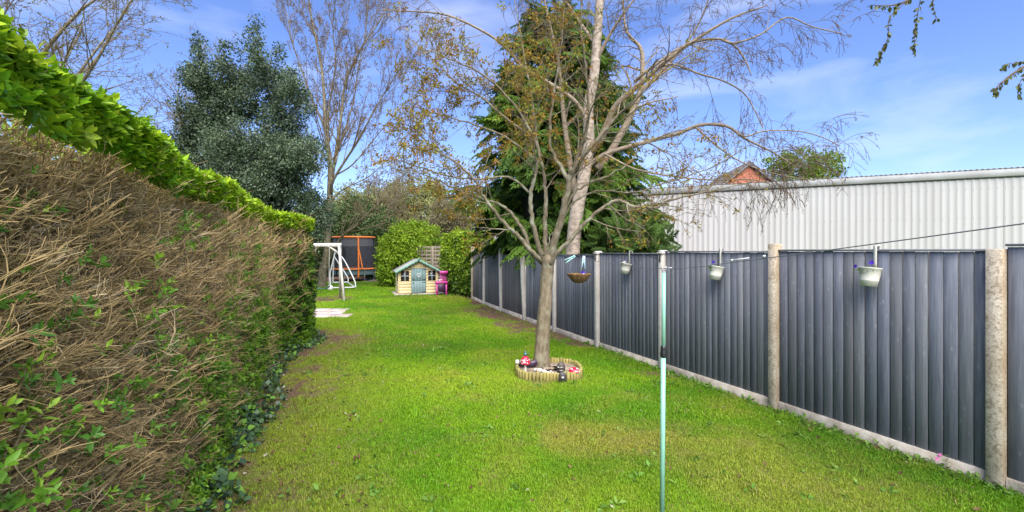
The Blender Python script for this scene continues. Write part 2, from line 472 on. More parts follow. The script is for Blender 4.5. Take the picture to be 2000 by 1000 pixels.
def fence_wood(name, c1, c2, c3):
    m, n, l, b = nodes_of(name)
    tc = n.new('ShaderNodeTexCoord'); oi = n.new('ShaderNodeObjectInfo')
    ad = n.new('ShaderNodeVectorMath'); ad.operation = 'MULTIPLY_ADD'; ad.inputs[1].default_value = (57, 91, 73)
    l.new(oi.outputs['Random'], ad.inputs[0]); l.new(tc.outputs['Object'], ad.inputs[2])
    mp = n.new('ShaderNodeMapping'); mp.inputs['Scale'].default_value = (14, 14, 1.1); l.new(ad.outputs[0], mp.inputs['Vector'])
    g = n.new('ShaderNodeTexNoise'); g.inputs['Scale'].default_value = 4; g.inputs['Detail'].default_value = 9; g.inputs['Roughness'].default_value = .65; g.inputs['Distortion'].default_value = .6
    l.new(mp.outputs[0], g.inputs['Vector'])
    r = ramp(n, [(.3, c2), (.55, c1), (.78, c3)]); l.new(g.outputs['Fac'], r.inputs[0])
    # knots: scuffed pale flecks
    mp2 = n.new('ShaderNodeMapping'); mp2.inputs['Scale'].default_value = (16, 16, 11); l.new(ad.outputs[0], mp2.inputs['Vector'])
    k = n.new('ShaderNodeTexVoronoi'); k.inputs['Scale'].default_value = 1.0; l.new(mp2.outputs[0], k.inputs['Vector'])
    kr = ramp(n, [(.06, (1, 1, 1)), (.17, (0, 0, 0))]); l.new(k.outputs['Distance'], kr.inputs[0])
    kk = n.new('ShaderNodeMath'); kk.operation = 'MULTIPLY'; kk.inputs[1].default_value = .55; l.new(kr.outputs[0], kk.inputs[0])
    mx = n.new('ShaderNodeMix'); mx.data_type = 'RGBA'; l.new(kk.outputs[0], mx.inputs[0]); l.new(r.outputs[0], mx.inputs[6]); mx.inputs[7].default_value = (.30, .30, .31, 1)
    hs = n.new('ShaderNodeHueSaturation'); v = n.new('ShaderNodeMapRange'); v.inputs['To Min'].default_value = .78; v.inputs['To Max'].default_value = 1.22
    l.new(oi.outputs['Random'], v.inputs['Value']); l.new(v.outputs[0], hs.inputs['Value'])
    s2 = n.new('ShaderNodeMath'); s2.operation = 'FRACT'; s3 = n.new('ShaderNodeMath'); s3.operation = 'MULTIPLY'; s3.inputs[1].default_value = 37.7
    l.new(oi.outputs['Random'], s3.inputs[0]); l.new(s3.outputs[0], s2.inputs[0])
    v2 = n.new('ShaderNodeMapRange'); v2.inputs['To Min'].default_value = .35; v2.inputs['To Max'].default_value = 1.15; l.new(s2.outputs[0], v2.inputs['Value']); l.new(v2.outputs[0], hs.inputs['Saturation'])
    l.new(mx.outputs[2], hs.inputs['Color']); l.new(hs.outputs[0], b.inputs['Base Color'])
    b.inputs['Roughness'].default_value = .95; b.inputs['Specular IOR Level'].default_value = .08
    bp = n.new('ShaderNodeBump'); bp.inputs['Strength'].default_value = .35; bp.inputs['Distance'].default_value = .004; l.new(g.outputs['Fac'], bp.inputs['Height']); l.new(bp.outputs[0], b.inputs['Normal'])
    return m
M_fence = fence_wood('slate_fence_paint', (.170, .180, .210), (.118, .126, .152), (.245, .25, .265))
M_fence_worn = fence_wood('worn_fence_wood', (.145, .138, .138), (.10, .095, .098), (.21, .195, .18))
M_cap = mat('weathered_rail', (.22, .22, .23), (.15, .15, .16), scale=12, stretch=(1, 8, 8), rough=.8)

# ------------------------------------------------------------------ fence
def board_mesh(n, w):
    # feather-edge board: thick near edge, thin far edge, unit height
    mb = MB()
    prof = [(0, 0), (.0005, .0105), (.002, .0122), (w - .0095, .0105), (w - .008, .009), (w - .008, 0)]
    k = len(prof)
    v = [(x, y, z) for z in (0, 1) for x, y in prof]
    mb.add(v, [(i, k + i, k + (i + 1) % k, (i + 1) % k) for i in range(k)])
    b0 = mb.n - 2 * k
    mb.f[3].append(np.array([(b0, b0 + i, b0 + i + 1) for i in range(1, k - 1)] + [(b0 + k, b0 + k + i + 1, b0 + k + i) for i in range(1, k - 1)]))
    return mb.mesh(n, M_fence)
BOARD = board_mesh('board', 1.75 / 18)
BOARD_W = BOARD.copy(); BOARD_W.materials.clear(); BOARD_W.materials.append(M_fence_worn)
TOPS = [1.945, 1.905, 1.888, 1.852, 1.815, 1.80, 1.77, 1.84, 1.85]
where = ['cut by the picture edge', 'carrying the nearest white bucket', 'carrying the middle white bucket',
         'carrying the farthest white bucket', 'behind the coconut fibre basket', 'half hidden behind the young tree trunk', 'next beyond the trunk, lower than its neighbours',
         'second from the far end of the fence', 'at the far end beside the ivy']
for i in range(9):
    A, B = np.array(POSTS[i]), np.array(POSTS[i + 1])
    d = B - A; L = np.linalg.norm(d); ang = math.atan2(d[1], d[0])
    top = TOPS[i]; bot = .10
    p = thing('board_fence', 'dark grey board fence bay ' + where[i], 'fence', (A[0], A[1], 0), ang, 'dark grey fence panels along the lawn')
    x = .052; nb = 18
    wds = rng.uniform(.93, 1.07, nb); wds *= (L - .104) / wds.sum()
    for k in range(nb):
        o = obj('board', BOARD_W if (i in (6, 7) or (i == 8)) else BOARD, p, False)
        o.location = (x, -.012 + rng.uniform(-.001, .0015), bot + rng.uniform(-.004, .004))
        o.scale = (wds[k] / (1.75 / 18), rng.uniform(.9, 1.1), top - bot - .012 + rng.uniform(-.003, .002))
        o.rotation_euler = (rng.uniform(-.001, .001), rng.uniform(-.0015, .0015), 0)
        x += wds[k]
    MB().box(.051, L - .051, -.03, .018, top - .009, top + .012, .003).build('cap_rail', M_cap, p, world=False)
    MB().box(.053, L - .053, -.0175, -.0135, bot + .003, top - .015).build('shade_backing', M_fence_worn, p, world=False)  # added sheet that catches shade in the gaps left between boards
    for z in (.3, 1.0, 1.6):
        MB().box(.051, L - .051, -.05, -.0178, z, z + .05).build('back_rail', M_fence_worn, p, world=False)
    g = MB().box(.051, L - .051, -.03, .022, -.12, bot + rng.uniform(-.006, .006), .008).build('gravel_board', M_gravel_board)
    g.location = (A[0], A[1], 0); g.rotation_euler[2] = ang
    tag(g, 'pale concrete gravel board under the fence bay ' + where[i], 'gravel board', 'gravel boards under the fence')
def post_mesh(h, cap, w=.052, dn=.062):
    mb = MB()
    if cap:
        mb.box(-w, w, -dn, dn, -.3, h - .05, .008)
    else:
        c = .006
        mb.box(-w, w, -dn, dn, -.3, h, c)
    return mb
plab = ['rough nearest concrete fence post with gravelly face and flat top', 'brown weathered concrete fence post left of the nearest bucket panel', 'white capped concrete post right behind the green clothes prop',
        'white capped concrete post beside the coconut fibre basket', 'slim pale post close to the right of the tree trunk', 'leaning pale post just left of the tree trunk', 'taller pale post third from the far end of the fence',
        'slim pale post second from the far end', 'tall brownish end post against the ivy']
ptop = [1.915, 1.985, 1.90, 1.885, 1.84, 1.75, 2.0, 1.83, 2.07]
for i in range(9):
    x, y = POSTS[i + 1]
    d = np.array(POSTS[min(i + 2, 9)]) - np.array(POSTS[i]); ang = math.atan2(d[1], d[0])
    cap = i in (2, 3)
    old = i in (0, 1, 8)
    p = thing('fence_post', plab[i], 'fence post', (x, y, 0), ang, 'concrete fence posts')
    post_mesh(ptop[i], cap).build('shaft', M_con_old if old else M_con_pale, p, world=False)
    if cap:
        h = ptop[i]
        mb = MB(); mb.box(-.068, .068, -.078, .078, h - .0495, h - .02, .006)
        mb.prism([(-.06, h - .0215), (.06, h - .0215), (.012, h + .012), (-.012, h + .012)], -.07, .07)
        mb.build('post_cap', M_con_pale, p, world=False)
    if i == 5: p.rotation_euler = (R(-2.8), 0, ang)
    if i == 6: p.rotation_euler = (R(-.9), 0, ang)

# ------------------------------------------------------------------ warehouse behind the fence
M_clad = mat('pale_cladding', (.42, .41, .395), (.385, .37, .35), scale=.6, rough=.45, bump=0, stretch=(1, 1, .25), rnd=.025, lo=.3, hi=.7, spec=.4)
M_fascia = mat('cladding_trim', (.34, .345, .34), (.27, .265, .255), scale=1.2, rough=.55, bump=.05)
M_shade_screw = mat('eave_shade_and_screws', (.10, .10, .10), (.07, .07, .07), rough=.8)
WA = np.array([34.0, 14.3]); WD = unit(np.array([-2.1, 1.0])); WL = 40.0
wa = math.atan2(WD[1], WD[0])
wh = thing('warehouse', 'long low warehouse clad in pale corrugated metal sheets behind the fence', 'warehouse', (WA[0], WA[1], 0), wa)
EAVE = 5.1
prof = []
pit = .265
for k in range(4):
    x0 = k * pit
    prof += [(x0, 0), (x0 + .135, 0), (x0 + .17, .019), (x0 + .23, .019)]
prof.append((4 * pit, 0))
prof = np.array(prof); kN = len(prof)
v = [(x, y, z) for z in (0, EAVE) for x, y in prof]
clad = MB().add(v, [(i, i + 1, kN + i + 1, kN + i) for i in range(kN - 1)]).mesh('cladding_sheet', M_clad)
for k in range(int(WL / (4 * pit))):
    o = obj('cladding_sheet', clad, wh, False); o.location = (k * 4 * pit, rng.uniform(0, .002), 0)
MB().box(0, WL, -.4, -.02, 0, EAVE).build('wall', M_clad, wh, world=False)
MB().box(-.05, WL, -.3, .10, EAVE + .06, EAVE + .40, .015).build('fascia', M_fascia, wh, world=False)
MB().box(-.05, WL, -.3, .03, EAVE, EAVE + .06).build('eave_gap', M_shade_screw, wh, world=False)  # dark strip, painted shadow between cladding and fascia
rr = MB(); nrib = int(WL / .19)
for k in range(nrib):
    rr.box(k * .19, k * .19 + .06, -9, .13, EAVE + .405, EAVE + .445)
rr.add([(0, .12, EAVE + .402), (WL, .12, EAVE + .402), (WL, -9, EAVE + .9), (0, -9, EAVE + .9)], [(0, 1, 2, 3)])
rr.build('roof_sheeting', M_fascia, wh, world=False)['kind'] = 'stuff'
scr = MB()
for zz in (1.6, 3.35, 4.65):
    for k in range(int(WL / pit)):
        scr.box(k * pit + .19, k * pit + .21,   .018, .027, zz, zz + .02)
stuff(scr.build('fixing_screws', M_shade_screw, wh, world=False))

# ------------------------------------------------------------------ brick house far behind
m, n, l, b = nodes_of('far_brick')
tc = n.new('ShaderNodeTexCoord'); mp = n.new('ShaderNodeMapping'); mp.inputs['Rotation'].default_value = (R(90), 0, 0)
br = n.new('ShaderNodeTexBrick'); br.inputs['Scale'].default_value = 4.5; br.inputs['Color1'].default_value = (.36, .105, .05, 1); br.inputs['Color2'].default_value = (.27, .075, .04, 1); br.inputs['Mortar'].default_value = (.33, .2, .14, 1); br.inputs['Mortar Size'].default_value = .012
l.new(tc.outputs['Object'], mp.inputs['Vector']); l.new(mp.outputs[0], br.inputs['Vector']); l.new(br.outputs[0], b.inputs['Base Color']); b.inputs['Roughness'].default_value = .9
M_brick = m
M_tile = mat('far_roof_tiles', (.10, .085, .085), (.07, .06, .06), scale=9, rough=.85)
hc = at(1463, 490, 42.0)
hs_ = thing('brick_house', 'red brick gable end of a house peeking over the warehouse roof', 'house', (hc[0], hc[1], 0), R(-8))
pk = 1.9 + 172 / 900 * 42; hw = 3.6; ev = pk - 3.0
MB().prism([(-hw, 0), (hw, 0), (hw, ev), (0, pk - .05), (-hw, ev)], 0, 9).build('wall', M_brick, hs_, world=False)
rf = MB()
for s_ in (-1, 1):
    ux, uz = hw, -(pk - ev); ll = math.hypot(ux, uz)
    rf.prism([(0, pk - .02), (s_ * hw * 1.1, pk - (pk - ev) * 1.1 - .02), (s_ * hw * 1.1, pk - (pk - ev) * 1.1 + .16), (0, pk + .16)][::s_], -.22, 9.2)
rf.build('roof', M_tile, hs_, world=False)
vb = MB()
for s_ in (-1, 1):
    vb.prism([(0, pk - .2), (s_ * hw * 1.09, pk - (pk - ev) * 1.09 - .2), (s_ * hw * 1.09, pk - (pk - ev) * 1.09 - .03), (0, pk - .03)][::s_], -.26, -.12)
vb.build('verge_board', plain('verge_grey', (.12, .12, .13)), hs_, world=False)

# ------------------------------------------------------------------ playhouse
M_cream = mat('cream_paint', (.66, .53, .28), (.58, .46, .24), scale=9, rough=.7, bump=.15, stretch=(1, 1, 4), rnd=.05)
M_teal = mat('sage_teal_paint', (.19, .285, .28), (.16, .24, .235), scale=9, rough=.65, bump=.15, stretch=(6, 6, 1))
M_bargeg = mat('green_barge_paint', (.20, .36, .29), (.15, .28, .22), scale=9, rough=.7, bump=.1)
M_felt = mat('roof_felt', (.34, .33, .30), (.22, .22, .19), scale=12, rough=.95, bump=.4)
M_black = plain('black_iron', (.015, .015, .017), .5)
M_glass = mat('dark_window', (.02, .014, .012), (.045, .03, .028), scale=3, rough=.12, bump=0)
M_white = plain('white_paint', (.74, .73, .70), .5)
M_sillgrey = plain('pale_blue_bars', (.42, .52, .54), .6)
M_slab = mat('slab_concrete', (.46, .40, .34), (.33, .28, .23), scale=5, rough=.95, bump=.4)
PH = thing('playhouse', 'cream wooden playhouse with teal stable door and scalloped green roof edge', 'playhouse', (-4.07, 20.0, .05), R(20))
W2, DP, WH, PK = .83, 1.3, 1.02, 1.47
def hb(parent, name, x0, x1, y0, y1, z0, z1, m, c=.004):
    return MB().box(x0, x1, y0, y1, z0, z1, c).build(name, m, parent, world=False)
rows = np.linspace(.02, WH, 9)
for k in range(8):
    z0, z1 = rows[k], rows[k + 1] - .006
    for (xa, xb) in ((-W2, -.30), (.34, W2)):
        if z1 < .53:
            hb(PH, 'board', xa, xb, -.018, 0, z0, z1, M_cream)
        else:
            wa_, wb_ = (-.74, -.39) if xa < 0 else (.43, .76)
            hb(PH, 'board', xa, wa_, -.018, 0, z0, z1, M_cream); hb(PH, 'board', wb_, xb, -.018, 0, z0, z1, M_cream)
    hb(PH, 'board', -W2, -W2 + .018, .004, .30 if z1 > .53 else DP, z0, z1, M_cream)
    if z1 > .53: hb(PH, 'board', -W2, -W2 + .018, .75, DP, z0, z1, M_cream)
    hb(PH, 'board', W2 - .018, W2, .004, DP, z0, z1, M_cream)
    hb(PH, 'board', -W2 + .02, W2 - .02, DP - .02, DP, z0, z1, M_cream)
for k, (za, zb) in enumerate(((1.025, 1.15), (1.156, 1.28), (1.286, 1.42))):
    xa = W2 * (PK - za) / (PK - WH); xb = W2 * (PK - zb) / (PK - WH)
    if k == 0:
        MB().prism([(-min(xa, W2), za), (-.30, za), (-.30, zb), (-xb, zb)], -.018, 0).build('gable_board', M_cream, PH, world=False)
        MB().prism([(.34, za), (min(xa, W2), za), (xb, zb), (.34, zb)], -.018, 0).build('gable_board', M_cream, PH, world=False)
        hb(PH, 'gable_board', -.2995, .3395, -.017, 0, 1.10, zb, M_cream)
    else:
        MB().prism([(-xa, za), (xa, za), (xb, zb), (-xb, zb)], -.018, 0).build('gable_board', M_cream, PH, world=False)
MB().prism([(-W2 + .02, .02), (W2 - .02, .02), (W2 - .02, WH), (0, PK - .03), (-W2 + .02, WH)], DP - .0195, DP - .0005 - .01).build('back_wall', M_cream, PH, world=False)
for (xa, xb) in ((-.74, -.39), (.43, .76)):
    wn_ = hb(PH, 'window', xa, xb, -.006, -.002, .53, 1.0, M_glass, 0)
    for q in ((xa, xb, .515, .545), (xa, xb, .985, 1.015)): hb(wn_, 'frame', q[0], q[1], -.028, -.008, q[2], q[3], M_cream)
    xm = (xa + xb) / 2
    hb(wn_, 'glazing_bar', xm - .014, xm + .014, -.024, -.0085, .546, .984, M_sillgrey); hb(wn_, 'glazing_bar', xa, xm - .0142, -.022, -.009, .755, .78, M_sillgrey); hb(wn_, 'glazing_bar', xm + .0142, xb, -.022, -.009, .755, .78, M_sillgrey)
hb(PH, 'side_window', -W2 + .004, -W2 + .008, .305, .745, .55, 1.0, M_glass, 0)
dr = thing('door', None, None); dr.parent = PH
for (za, zb) in ((.03, .54), (.552, 1.09)):
    for k in range(5):
        xa = -.295 + k * .126
        hb(dr, 'plank', xa, xa + .122, -.026, -.004, za, zb, M_teal)
    hb(dr, 'hinge', .16, .338, -.034, -.0265, za + .035, za + .06, M_black); hb(dr, 'hinge', .16, .338, -.034, -.0265, zb - .07, zb - .045, M_black)
    hb(dr, 'latch', -.28, -.18, -.036, -.0265, (.45 if za < .1 else .60), (.475 if za < .1 else .625), M_black)
t = np.linspace(0, 2 * math.pi, 28, endpoint=False)
hx = .085 * np.sin(t) ** 3; hz = .0055 * (13 * np.cos(t) - 5 * np.cos(2 * t) - 2 * np.cos(3 * t) - np.cos(4 * t))
MB().tube(np.stack([np.append(hx, hx[0]) + .02, np.full(29, -.036), np.append(hz, hz[0]) + .80], -1), .011, 6).build('heart_trim', M_white, dr, world=False)
for s_ in (-1, 1):
    ex = s_ * (W2 + .15); ez = PK - (PK - WH) / W2 * (W2 + .15)
    MB().prism([(0, PK + .005), (ex, ez + .005), (ex, ez + .028), (0, PK + .028)][::s_], -.16, DP + .1).build('roof_slope', M_felt, PH, world=False)
    # scalloped barge board
    nsc = 7; up, lo = [], []
    for q in np.linspace(0, 1, nsc * 6 + 1):
        x = ex * q; z = PK + (ez - PK) * q
        up.append((x, z + .04)); lo.append((x, z - .045 - .035 * abs(math.sin(q * nsc * math.pi))))
    mbb = MB()
    for q in range(len(up) - 1):
        quad = [up[q], up[q + 1], lo[q + 1], lo[q]]
        mbb.prism(quad[::-s_], -.185, -.163)
    mbb.build('barge_board', M_bargeg, PH, world=False)
MB().prism([(-.06, PK - .02), (.06, PK - .02), (.02, PK + .07), (0, PK + .11), (-.02, PK + .07)], -.2, -.1855).build('finial', M_bargeg, PH, world=False)
for xx in (-W2, W2): hb(PH, 'corner_post', xx - .022, xx + .022, -.03, -.0185, .02, WH + .02, M_cream)
o = MB().box(-1.0, 1.15, -.22, 1.5, -.11, .0, .01).build('base_slab', M_slab)
o.location = (-4.07, 20.0, .05); o.rotation_euler[2] = R(20)
tag(o, 'low concrete slab under the cream playhouse', 'slab')

# pink toy kitchen
M_pink = plain('pink_plastic', (.55, .05, .26), .35); M_pink2 = plain('light_pink_plastic', (.62, .14, .34), .35); M_purple = plain('dark_plastic', (.06, .02, .06), .4)
TK = thing('toy_kitchen', 'pink plastic toy kitchen stand between playhouse and ivy', 'toy kitchen', (-2.98, 19.55, .0), R(14))
for x in (-.2, .2):
    MB().prism([(x - .07, .0), (x + .09, 0), (x + .07, .06), (x + .01, .12), (x + .03, .52), (x - .04, .52), (x - .03, .12)], -.02, .0).build('leg', M_pink, TK, world=False)
    MB().box(x - .03, x + .03, .3, .34, 0, .52, .006).build('leg', M_pink, TK, world=False)
hb(TK, 'counter', -.27, .27, -.05, .36, .52, .60, M_pink, .015)
hb(TK, 'lower_shelf', -.2, .2, .02, .33, .14, .17, M_purple, .005)
hb(TK, 'oven_door', -.15, .16, -.03, -.012, .2, .48, M_purple, .005)
hb(TK, 'back_panel', -.05, .25, .30, .34, .60, .92, M_pink2, .01)
hb(TK, 'hood', -.08, .28, .06, .36, .92, 1.04, M_pink, .03)
MB().lathe([(0, .6005), (.05, .6005), (.085, .66), (.09, .68), (.075, .66), (0, .63)], 16, (-.05, .1, 0)).build('bowl', M_white, TK, world=False)

# lattice panel and its posts
M_grey_wood = mat('grey_weathered_wood', (.26, .21, .16), (.17, .14, .11), scale=6, stretch=(1, 1, 3), rough=.9, bump=.3)
lc = at(855, 490, 23.5)
LT = thing('lattice_trellis', 'weathered lattice trellis panel behind the playhouse roof', 'trellis', (lc[0] - .2, lc[1], 0), R(-20))
for z in np.arange(.3, 2.02, .19): hb(LT, 'slat', -1.0, .62, -.012, .0, z, z + .12, M_grey_wood)
for x in np.arange(-.95, .63, .26): hb(LT, 'upright', x, x + .035, -.03, -.0125, .2, 2.02, M_grey_wood)
for x in (-.1, .66):
    q = hb(None, 'trellis_post', x, x + .1, -.06, .04, 0, 2.12, M_grey_wood, .008); q.location = LT.location; q.rotation_euler = LT.rotation_euler
    tag(q, 'square post ' + ('in the middle of the lattice trellis' if x < 0 else 'at the ivy end of the lattice trellis'), 'post', 'trellis posts')

# ------------------------------------------------------------------ trampoline
M_orange = plain('orange_pad', (.72, .20, .035), .45)
M_tskirt = plain('grey_green_skirt', (.10, .17, .17), .7); M_steel = plain('galvanised_tube', (.38, .39, .39), .4, .7)
M_mat = plain('black_mat', (.012, .012, .014), .8)
def net_mat(name, alpha, c):
    m, n, l, b = nodes_of(name); b.inputs['Base Color'].default_value = (*c, 1); b.inputs['Roughness'].default_value = .9
    tr = n.new('ShaderNodeBsdfTransparent'); mx = n.new('ShaderNodeMixShader'); mx.inputs[0].default_value = alpha
    l.new(tr.outputs[0], mx.inputs[1]); l.new(b.outputs[0], mx.inputs[2]); l.new(mx.outputs[0], n['Material Output'].inputs['Surface']); return m
M_net = net_mat('black_netting', .72, (.03, .034, .045)); M_net2 = net_mat('grey_netting', .75, (.085, .085, .095)); M_netw = net_mat('net_window', .9, (.012, .012, .016))
tcx = at(691, 490, 29.5)
TR = thing('trampoline', 'round trampoline with black safety net and orange padding', 'trampoline', (tcx[0], tcx[1], 0), R(18))
tr_r = 1.38; ca = np.linspace(0, 2 * math.pi, 49)
def circ(r, z): return np.stack([r * np.cos(ca), r * np.sin(ca), np.full(49, z)], -1)
MB().lathe([(tr_r - .28, .78), (tr_r - .26, .81), (tr_r + .02, .80), (tr_r + .05, .76), (tr_r - .28, .75)], 48).build('pad', M_orange, TR, True, False)
MB().lathe([(0, .765), (tr_r - .25, .765)], 48).build('jump_mat', M_mat, TR, False, False)
MB().lathe([(tr_r - .1, .42), (tr_r - .06, .74)], 32).build('skirt', M_tskirt, TR, True, False)
for k in range(4):
    a = k * math.pi / 2 + .5; a2 = a + .7
    p0 = [tr_r * math.cos(a), tr_r * math.sin(a)]; p1 = [tr_r * math.cos(a2), tr_r * math.sin(a2)]
    MB().tube(smooth_path([(p0[0], p0[1], .74), (p0[0], p0[1], .06), (p0[0] * .97 + p1[0] * .03, p0[1] * .97 + p1[1] * .03, .025), (p1[0] * .97 + p0[0] * .03, p1[1] * .97 + p0[1] * .03, .025), (p1[0], p1[1], .06), (p1[0], p1[1], .74)], 5), .022, 6).build('leg', M_steel, TR, True, False)
for k in range(6):
    a = k * math.pi / 3 - 1.35; x, y = (tr_r - .05) * math.cos(a), (tr_r - .05) * math.sin(a)
    front = k in (0,)
    MB().tube([(x, y, .3), (x * 1.03, y * 1.03, .8), (x * 1.0, y * 1.0, 2.0), (x * .96, y * .96, 2.74)], .05 if front else .035, 8).build('pole', M_orange if front else M_mat, TR, True, False)
    if front: MB().tube(smooth_path([(x * 1.02, y * 1.02, 2.1), (x * 1.02 + .12, y * 1.03, 1.5), (x * 1.03 + .22, y * 1.04, .85)], 5), .035, 6).build('strap', M_orange, TR, True, False)
MB().tube(circ(tr_r - .1, 2.76), .055, 8).build('top_ring', M_orange, TR, True, False)
MB().lathe([(tr_r - .22, .78), (tr_r - .16, 1.4), (tr_r - .15, 2.2)], 48).build('net', M_net, TR, True, False)
MB().lathe([(tr_r - .15, 2.21), (tr_r - .14, 2.75)], 48).build('net_band', M_net2, TR, True, False)
wa2 = np.linspace(-2.35, -1.95, 8)
v = [((tr_r - .135) * math.cos(a), (tr_r - .135) * math.sin(a), z) for z in (1.55, 2.1) for a in wa2]
MB().add(v, [(i, i + 1, 8 + i + 1, 8 + i) for i in range(7)]).build('net_window', M_netw, TR, False, False)

# ------------------------------------------------------------------ swing set, swing, goal
M_wtimber = mat('white_stained_timber', (.60, .57, .50), (.44, .40, .33), scale=7, stretch=(1, 1, .2), rough=.8, bump=.3)
def bar(name, a, b, w, m, parent, t=None):
    a, b = np.asarray(a, float), np.asarray(b, float); t = t or w
    d = unit(b - a); ref = np.array([0, 0, 1.0]) if abs(d[2]) < .9 else np.array([0, 1.0, 0])
    s_ = unit(np.cross(d, ref)); u = np.cross(s_, d)
    v = [p + s_ * sx * w / 2 + u * su * t / 2 for p in (a, b) for sx, su in ((-1, -1), (1, -1), (1, 1), (-1, 1))]
    return MB().add(v, [(0, 3, 2, 1), (4, 5, 6, 7), (0, 1, 5, 4), (1, 2, 6, 5), (2, 3, 7, 6), (3, 0, 4, 7)]).build(name, m, parent)
foot = at(673, 590, 17.1); apex = at(662, 480, 17.7)
beamL = apex + np.array([-2.6, .55, 0])
SW = thing('garden_swing_set', 'white timber swing set with one beam and splayed legs beyond the hedge', 'swing set', (foot[0], foot[1], 0))
bar('beam', beamL + [-.2, .04, .03], apex + [.08, 0, .03], .11, M_wtimber, SW, .14)
bar('leg', (foot[0], foot[1], -.05), apex + [.02, -.07, .09], .07, M_wtimber, SW, .085)
bar('leg', (foot[0] - .72, foot[1] + 1.5, -.05), apex + [.02, .07, -.03], .07, M_wtimber, SW, .085)
bar('leg', (beamL[0] - .2, beamL[1] - .7, -.05), beamL + [-.03, -.08, .09], .07, M_wtimber, SW, .085)
bar('leg', (beamL[0] - .1, beamL[1] + .9, -.05), beamL + [-.03, .08, .0], .07, M_wtimber, SW, .085)
bar('brace', apex + [-.42, .07, -.02], apex + [.0, .02, -.28], .05, M_wtimber, SW)
seat = at(628, 563, 17.6)
S1 = thing('swing', 'dark green swing seat on two thin ropes', 'swing', (seat[0], seat[1], seat[2]))
sv = smooth_path([(-.3, 0, .06), (-.2, 0, -.01), (0, 0, -.035), (.2, 0, -.01), (.3, 0, .06)], 4)
mb = MB(); nn = len(sv)
vv = [tuple(sv[i] + np.array([0, y, z])) for i in range(nn) for y, z in ((-.1, 0), (.1, 0), (.1, .035), (-.1, .035))]
mb.add(vv, [(4 * i + j, 4 * i + (j + 1) % 4, 4 * i + 4 + (j + 1) % 4, 4 * i + 4 + j) for i in range(nn - 1) for j in range(4)] + [(0, 3, 2, 1), (4 * nn - 4, 4 * nn - 3, 4 * nn - 2, 4 * nn - 1)])
mb.build('seat', plain('dark_green_plastic', (.015, .07, .05), .4), S1, True, False)
for s_ in (-1, 1): MB().tube([(s_ * .29, 0, .06), (s_ * .27, .05, 1.0), (s_ * .26, .12, apex[2] - seat[2] - .02)], .012, 5).build('rope', plain('grey_rope', (.32, .32, .28), .9), S1, False, False)
M_pvc = plain('white_tube', (.72, .73, .72), .35)
gz = 22.6
GO = thing('goal_frame', 'white tubular garden football goal frame seen side-on behind the swing', 'goal', tuple(at(670, 562, 22.9)[:2]) + (0,))
def gp(x, y, Z): return at(x, y, Z)
mbs = [('side_tube', [(645, 562), (690, 561), (694, 556), (691, 545), (672, 508), (655, 490)], 22.4), ('side_tube', [(650, 552), (676, 551), (680, 548), (678, 540), (664, 518), (652, 500)], 24.6)]
for nm, pl, Z in mbs: MB().tube(smooth_path([at(x, y, Z) for x, y in pl], 5), .032, 8).build(nm, M_pvc, GO, True)
for a, b in (((692, 560, 22.4), (678, 551, 24.6)), ((655, 490, 22.4), (652, 500, 24.6)), ((646, 562, 22.4), (644, 536, 22.4)), ((644, 536, 22.4), (655, 490, 22.4)), ((650, 552, 24.6), (652, 500, 24.6))):
    MB().tube([at(*a), at(*b)], .032, 8).build('cross_tube', M_pvc, GO, True)
fb = at(645, 554, 22.0); fb[2] = .14
o = MB().lathe([(.14 * math.sin(t_), -.14 * math.cos(t_)) for t_ in np.linspace(0, math.pi, 11)], 18).build('football', M_white, smooth=True); o.location = (fb[0], fb[1], .13)
tag(o, 'white ball lying beside the goal frame', 'ball')

# paving slabs
M_pave = mat('pink_paving', (.50, .40, .36), (.38, .31, .27), scale=4, rough=.9, bump=.3, rnd=.08)
for i in range(3):
    for j in range(3):
        if i == 2 and j == 1: wdt = .42
        else: wdt = .58
        o = MB().box(0, wdt, 0, .62, -.04, .035, .008).build('paving_slab', M_pave)
        o.location = (-6.95 + i * .6 - .27 * j + .5, 13.05 + j * .64, 0); o.rotation_euler[2] = R(3)
        tag(o, ['pinkish paving slab of the small patio beyond the hedge, nearest row', 'pinkish paving slab of the small patio beyond the hedge, middle row', 'pinkish paving slab of the small patio beyond the hedge, far row by the swing'][j] + [' left', ' centre', ' right'][i], 'paving slab', 'paving slabs beyond the hedge')

# ------------------------------------------------------------------ log-roll ring and ornaments round the young tree
M_log = mat('mossy_log', (.34, .27, .09), (.20, .19, .05), scale=9, stretch=(1, 1, .4), rough=.9, bump=.4, rnd=.18)
RG = thing('log_roll_edging', 'ring of short mossy half-log edging around the young tree', 'edging', (RING_C[0], RING_C[1], 0))
logm = [MB().lathe([(.0, -.08), (.027, -.08), (.027, .112), (.022, .122), (0, .124)], 9).mesh('log', M_log, True) for _ in range(1)]
nl = 64
for k in range(nl):
    a = 2 * math.pi * k / nl
    rr_ = .50 / (abs(math.cos(a)) ** 3.2 + abs(math.sin(a)) ** 3.2) ** (1 / 3.2) * (1 if math.sin(a) < .3 else .97)
    o = obj('log', logm[0], RG, False)
    o.location = (rr_ * math.cos(a) * .98, rr_ * math.sin(a) * .93, rng.uniform(-.012, .012))
    o.rotation_euler = (rng.uniform(-.05, .05), rng.uniform(-.05, .05), rng.uniform(0, 6))
    o.scale = (rng.uniform(.9, 1.08),) * 2 + (1,)
M_ringsoil = mat('ring_soil', (.16, .115, .08), (.30, .24, .18), scale=14, rough=1, bump=.8)
mb = MB(); ca2 = np.linspace(0, 2 * math.pi, 33)[:-1]
pr = np.array([(.47 / (abs(math.cos(a)) ** 3.2 + abs(math.sin(a)) ** 3.2) ** (1 / 3.2)) for a in ca2])
vs = [(0, 0, .075)]; fs = []
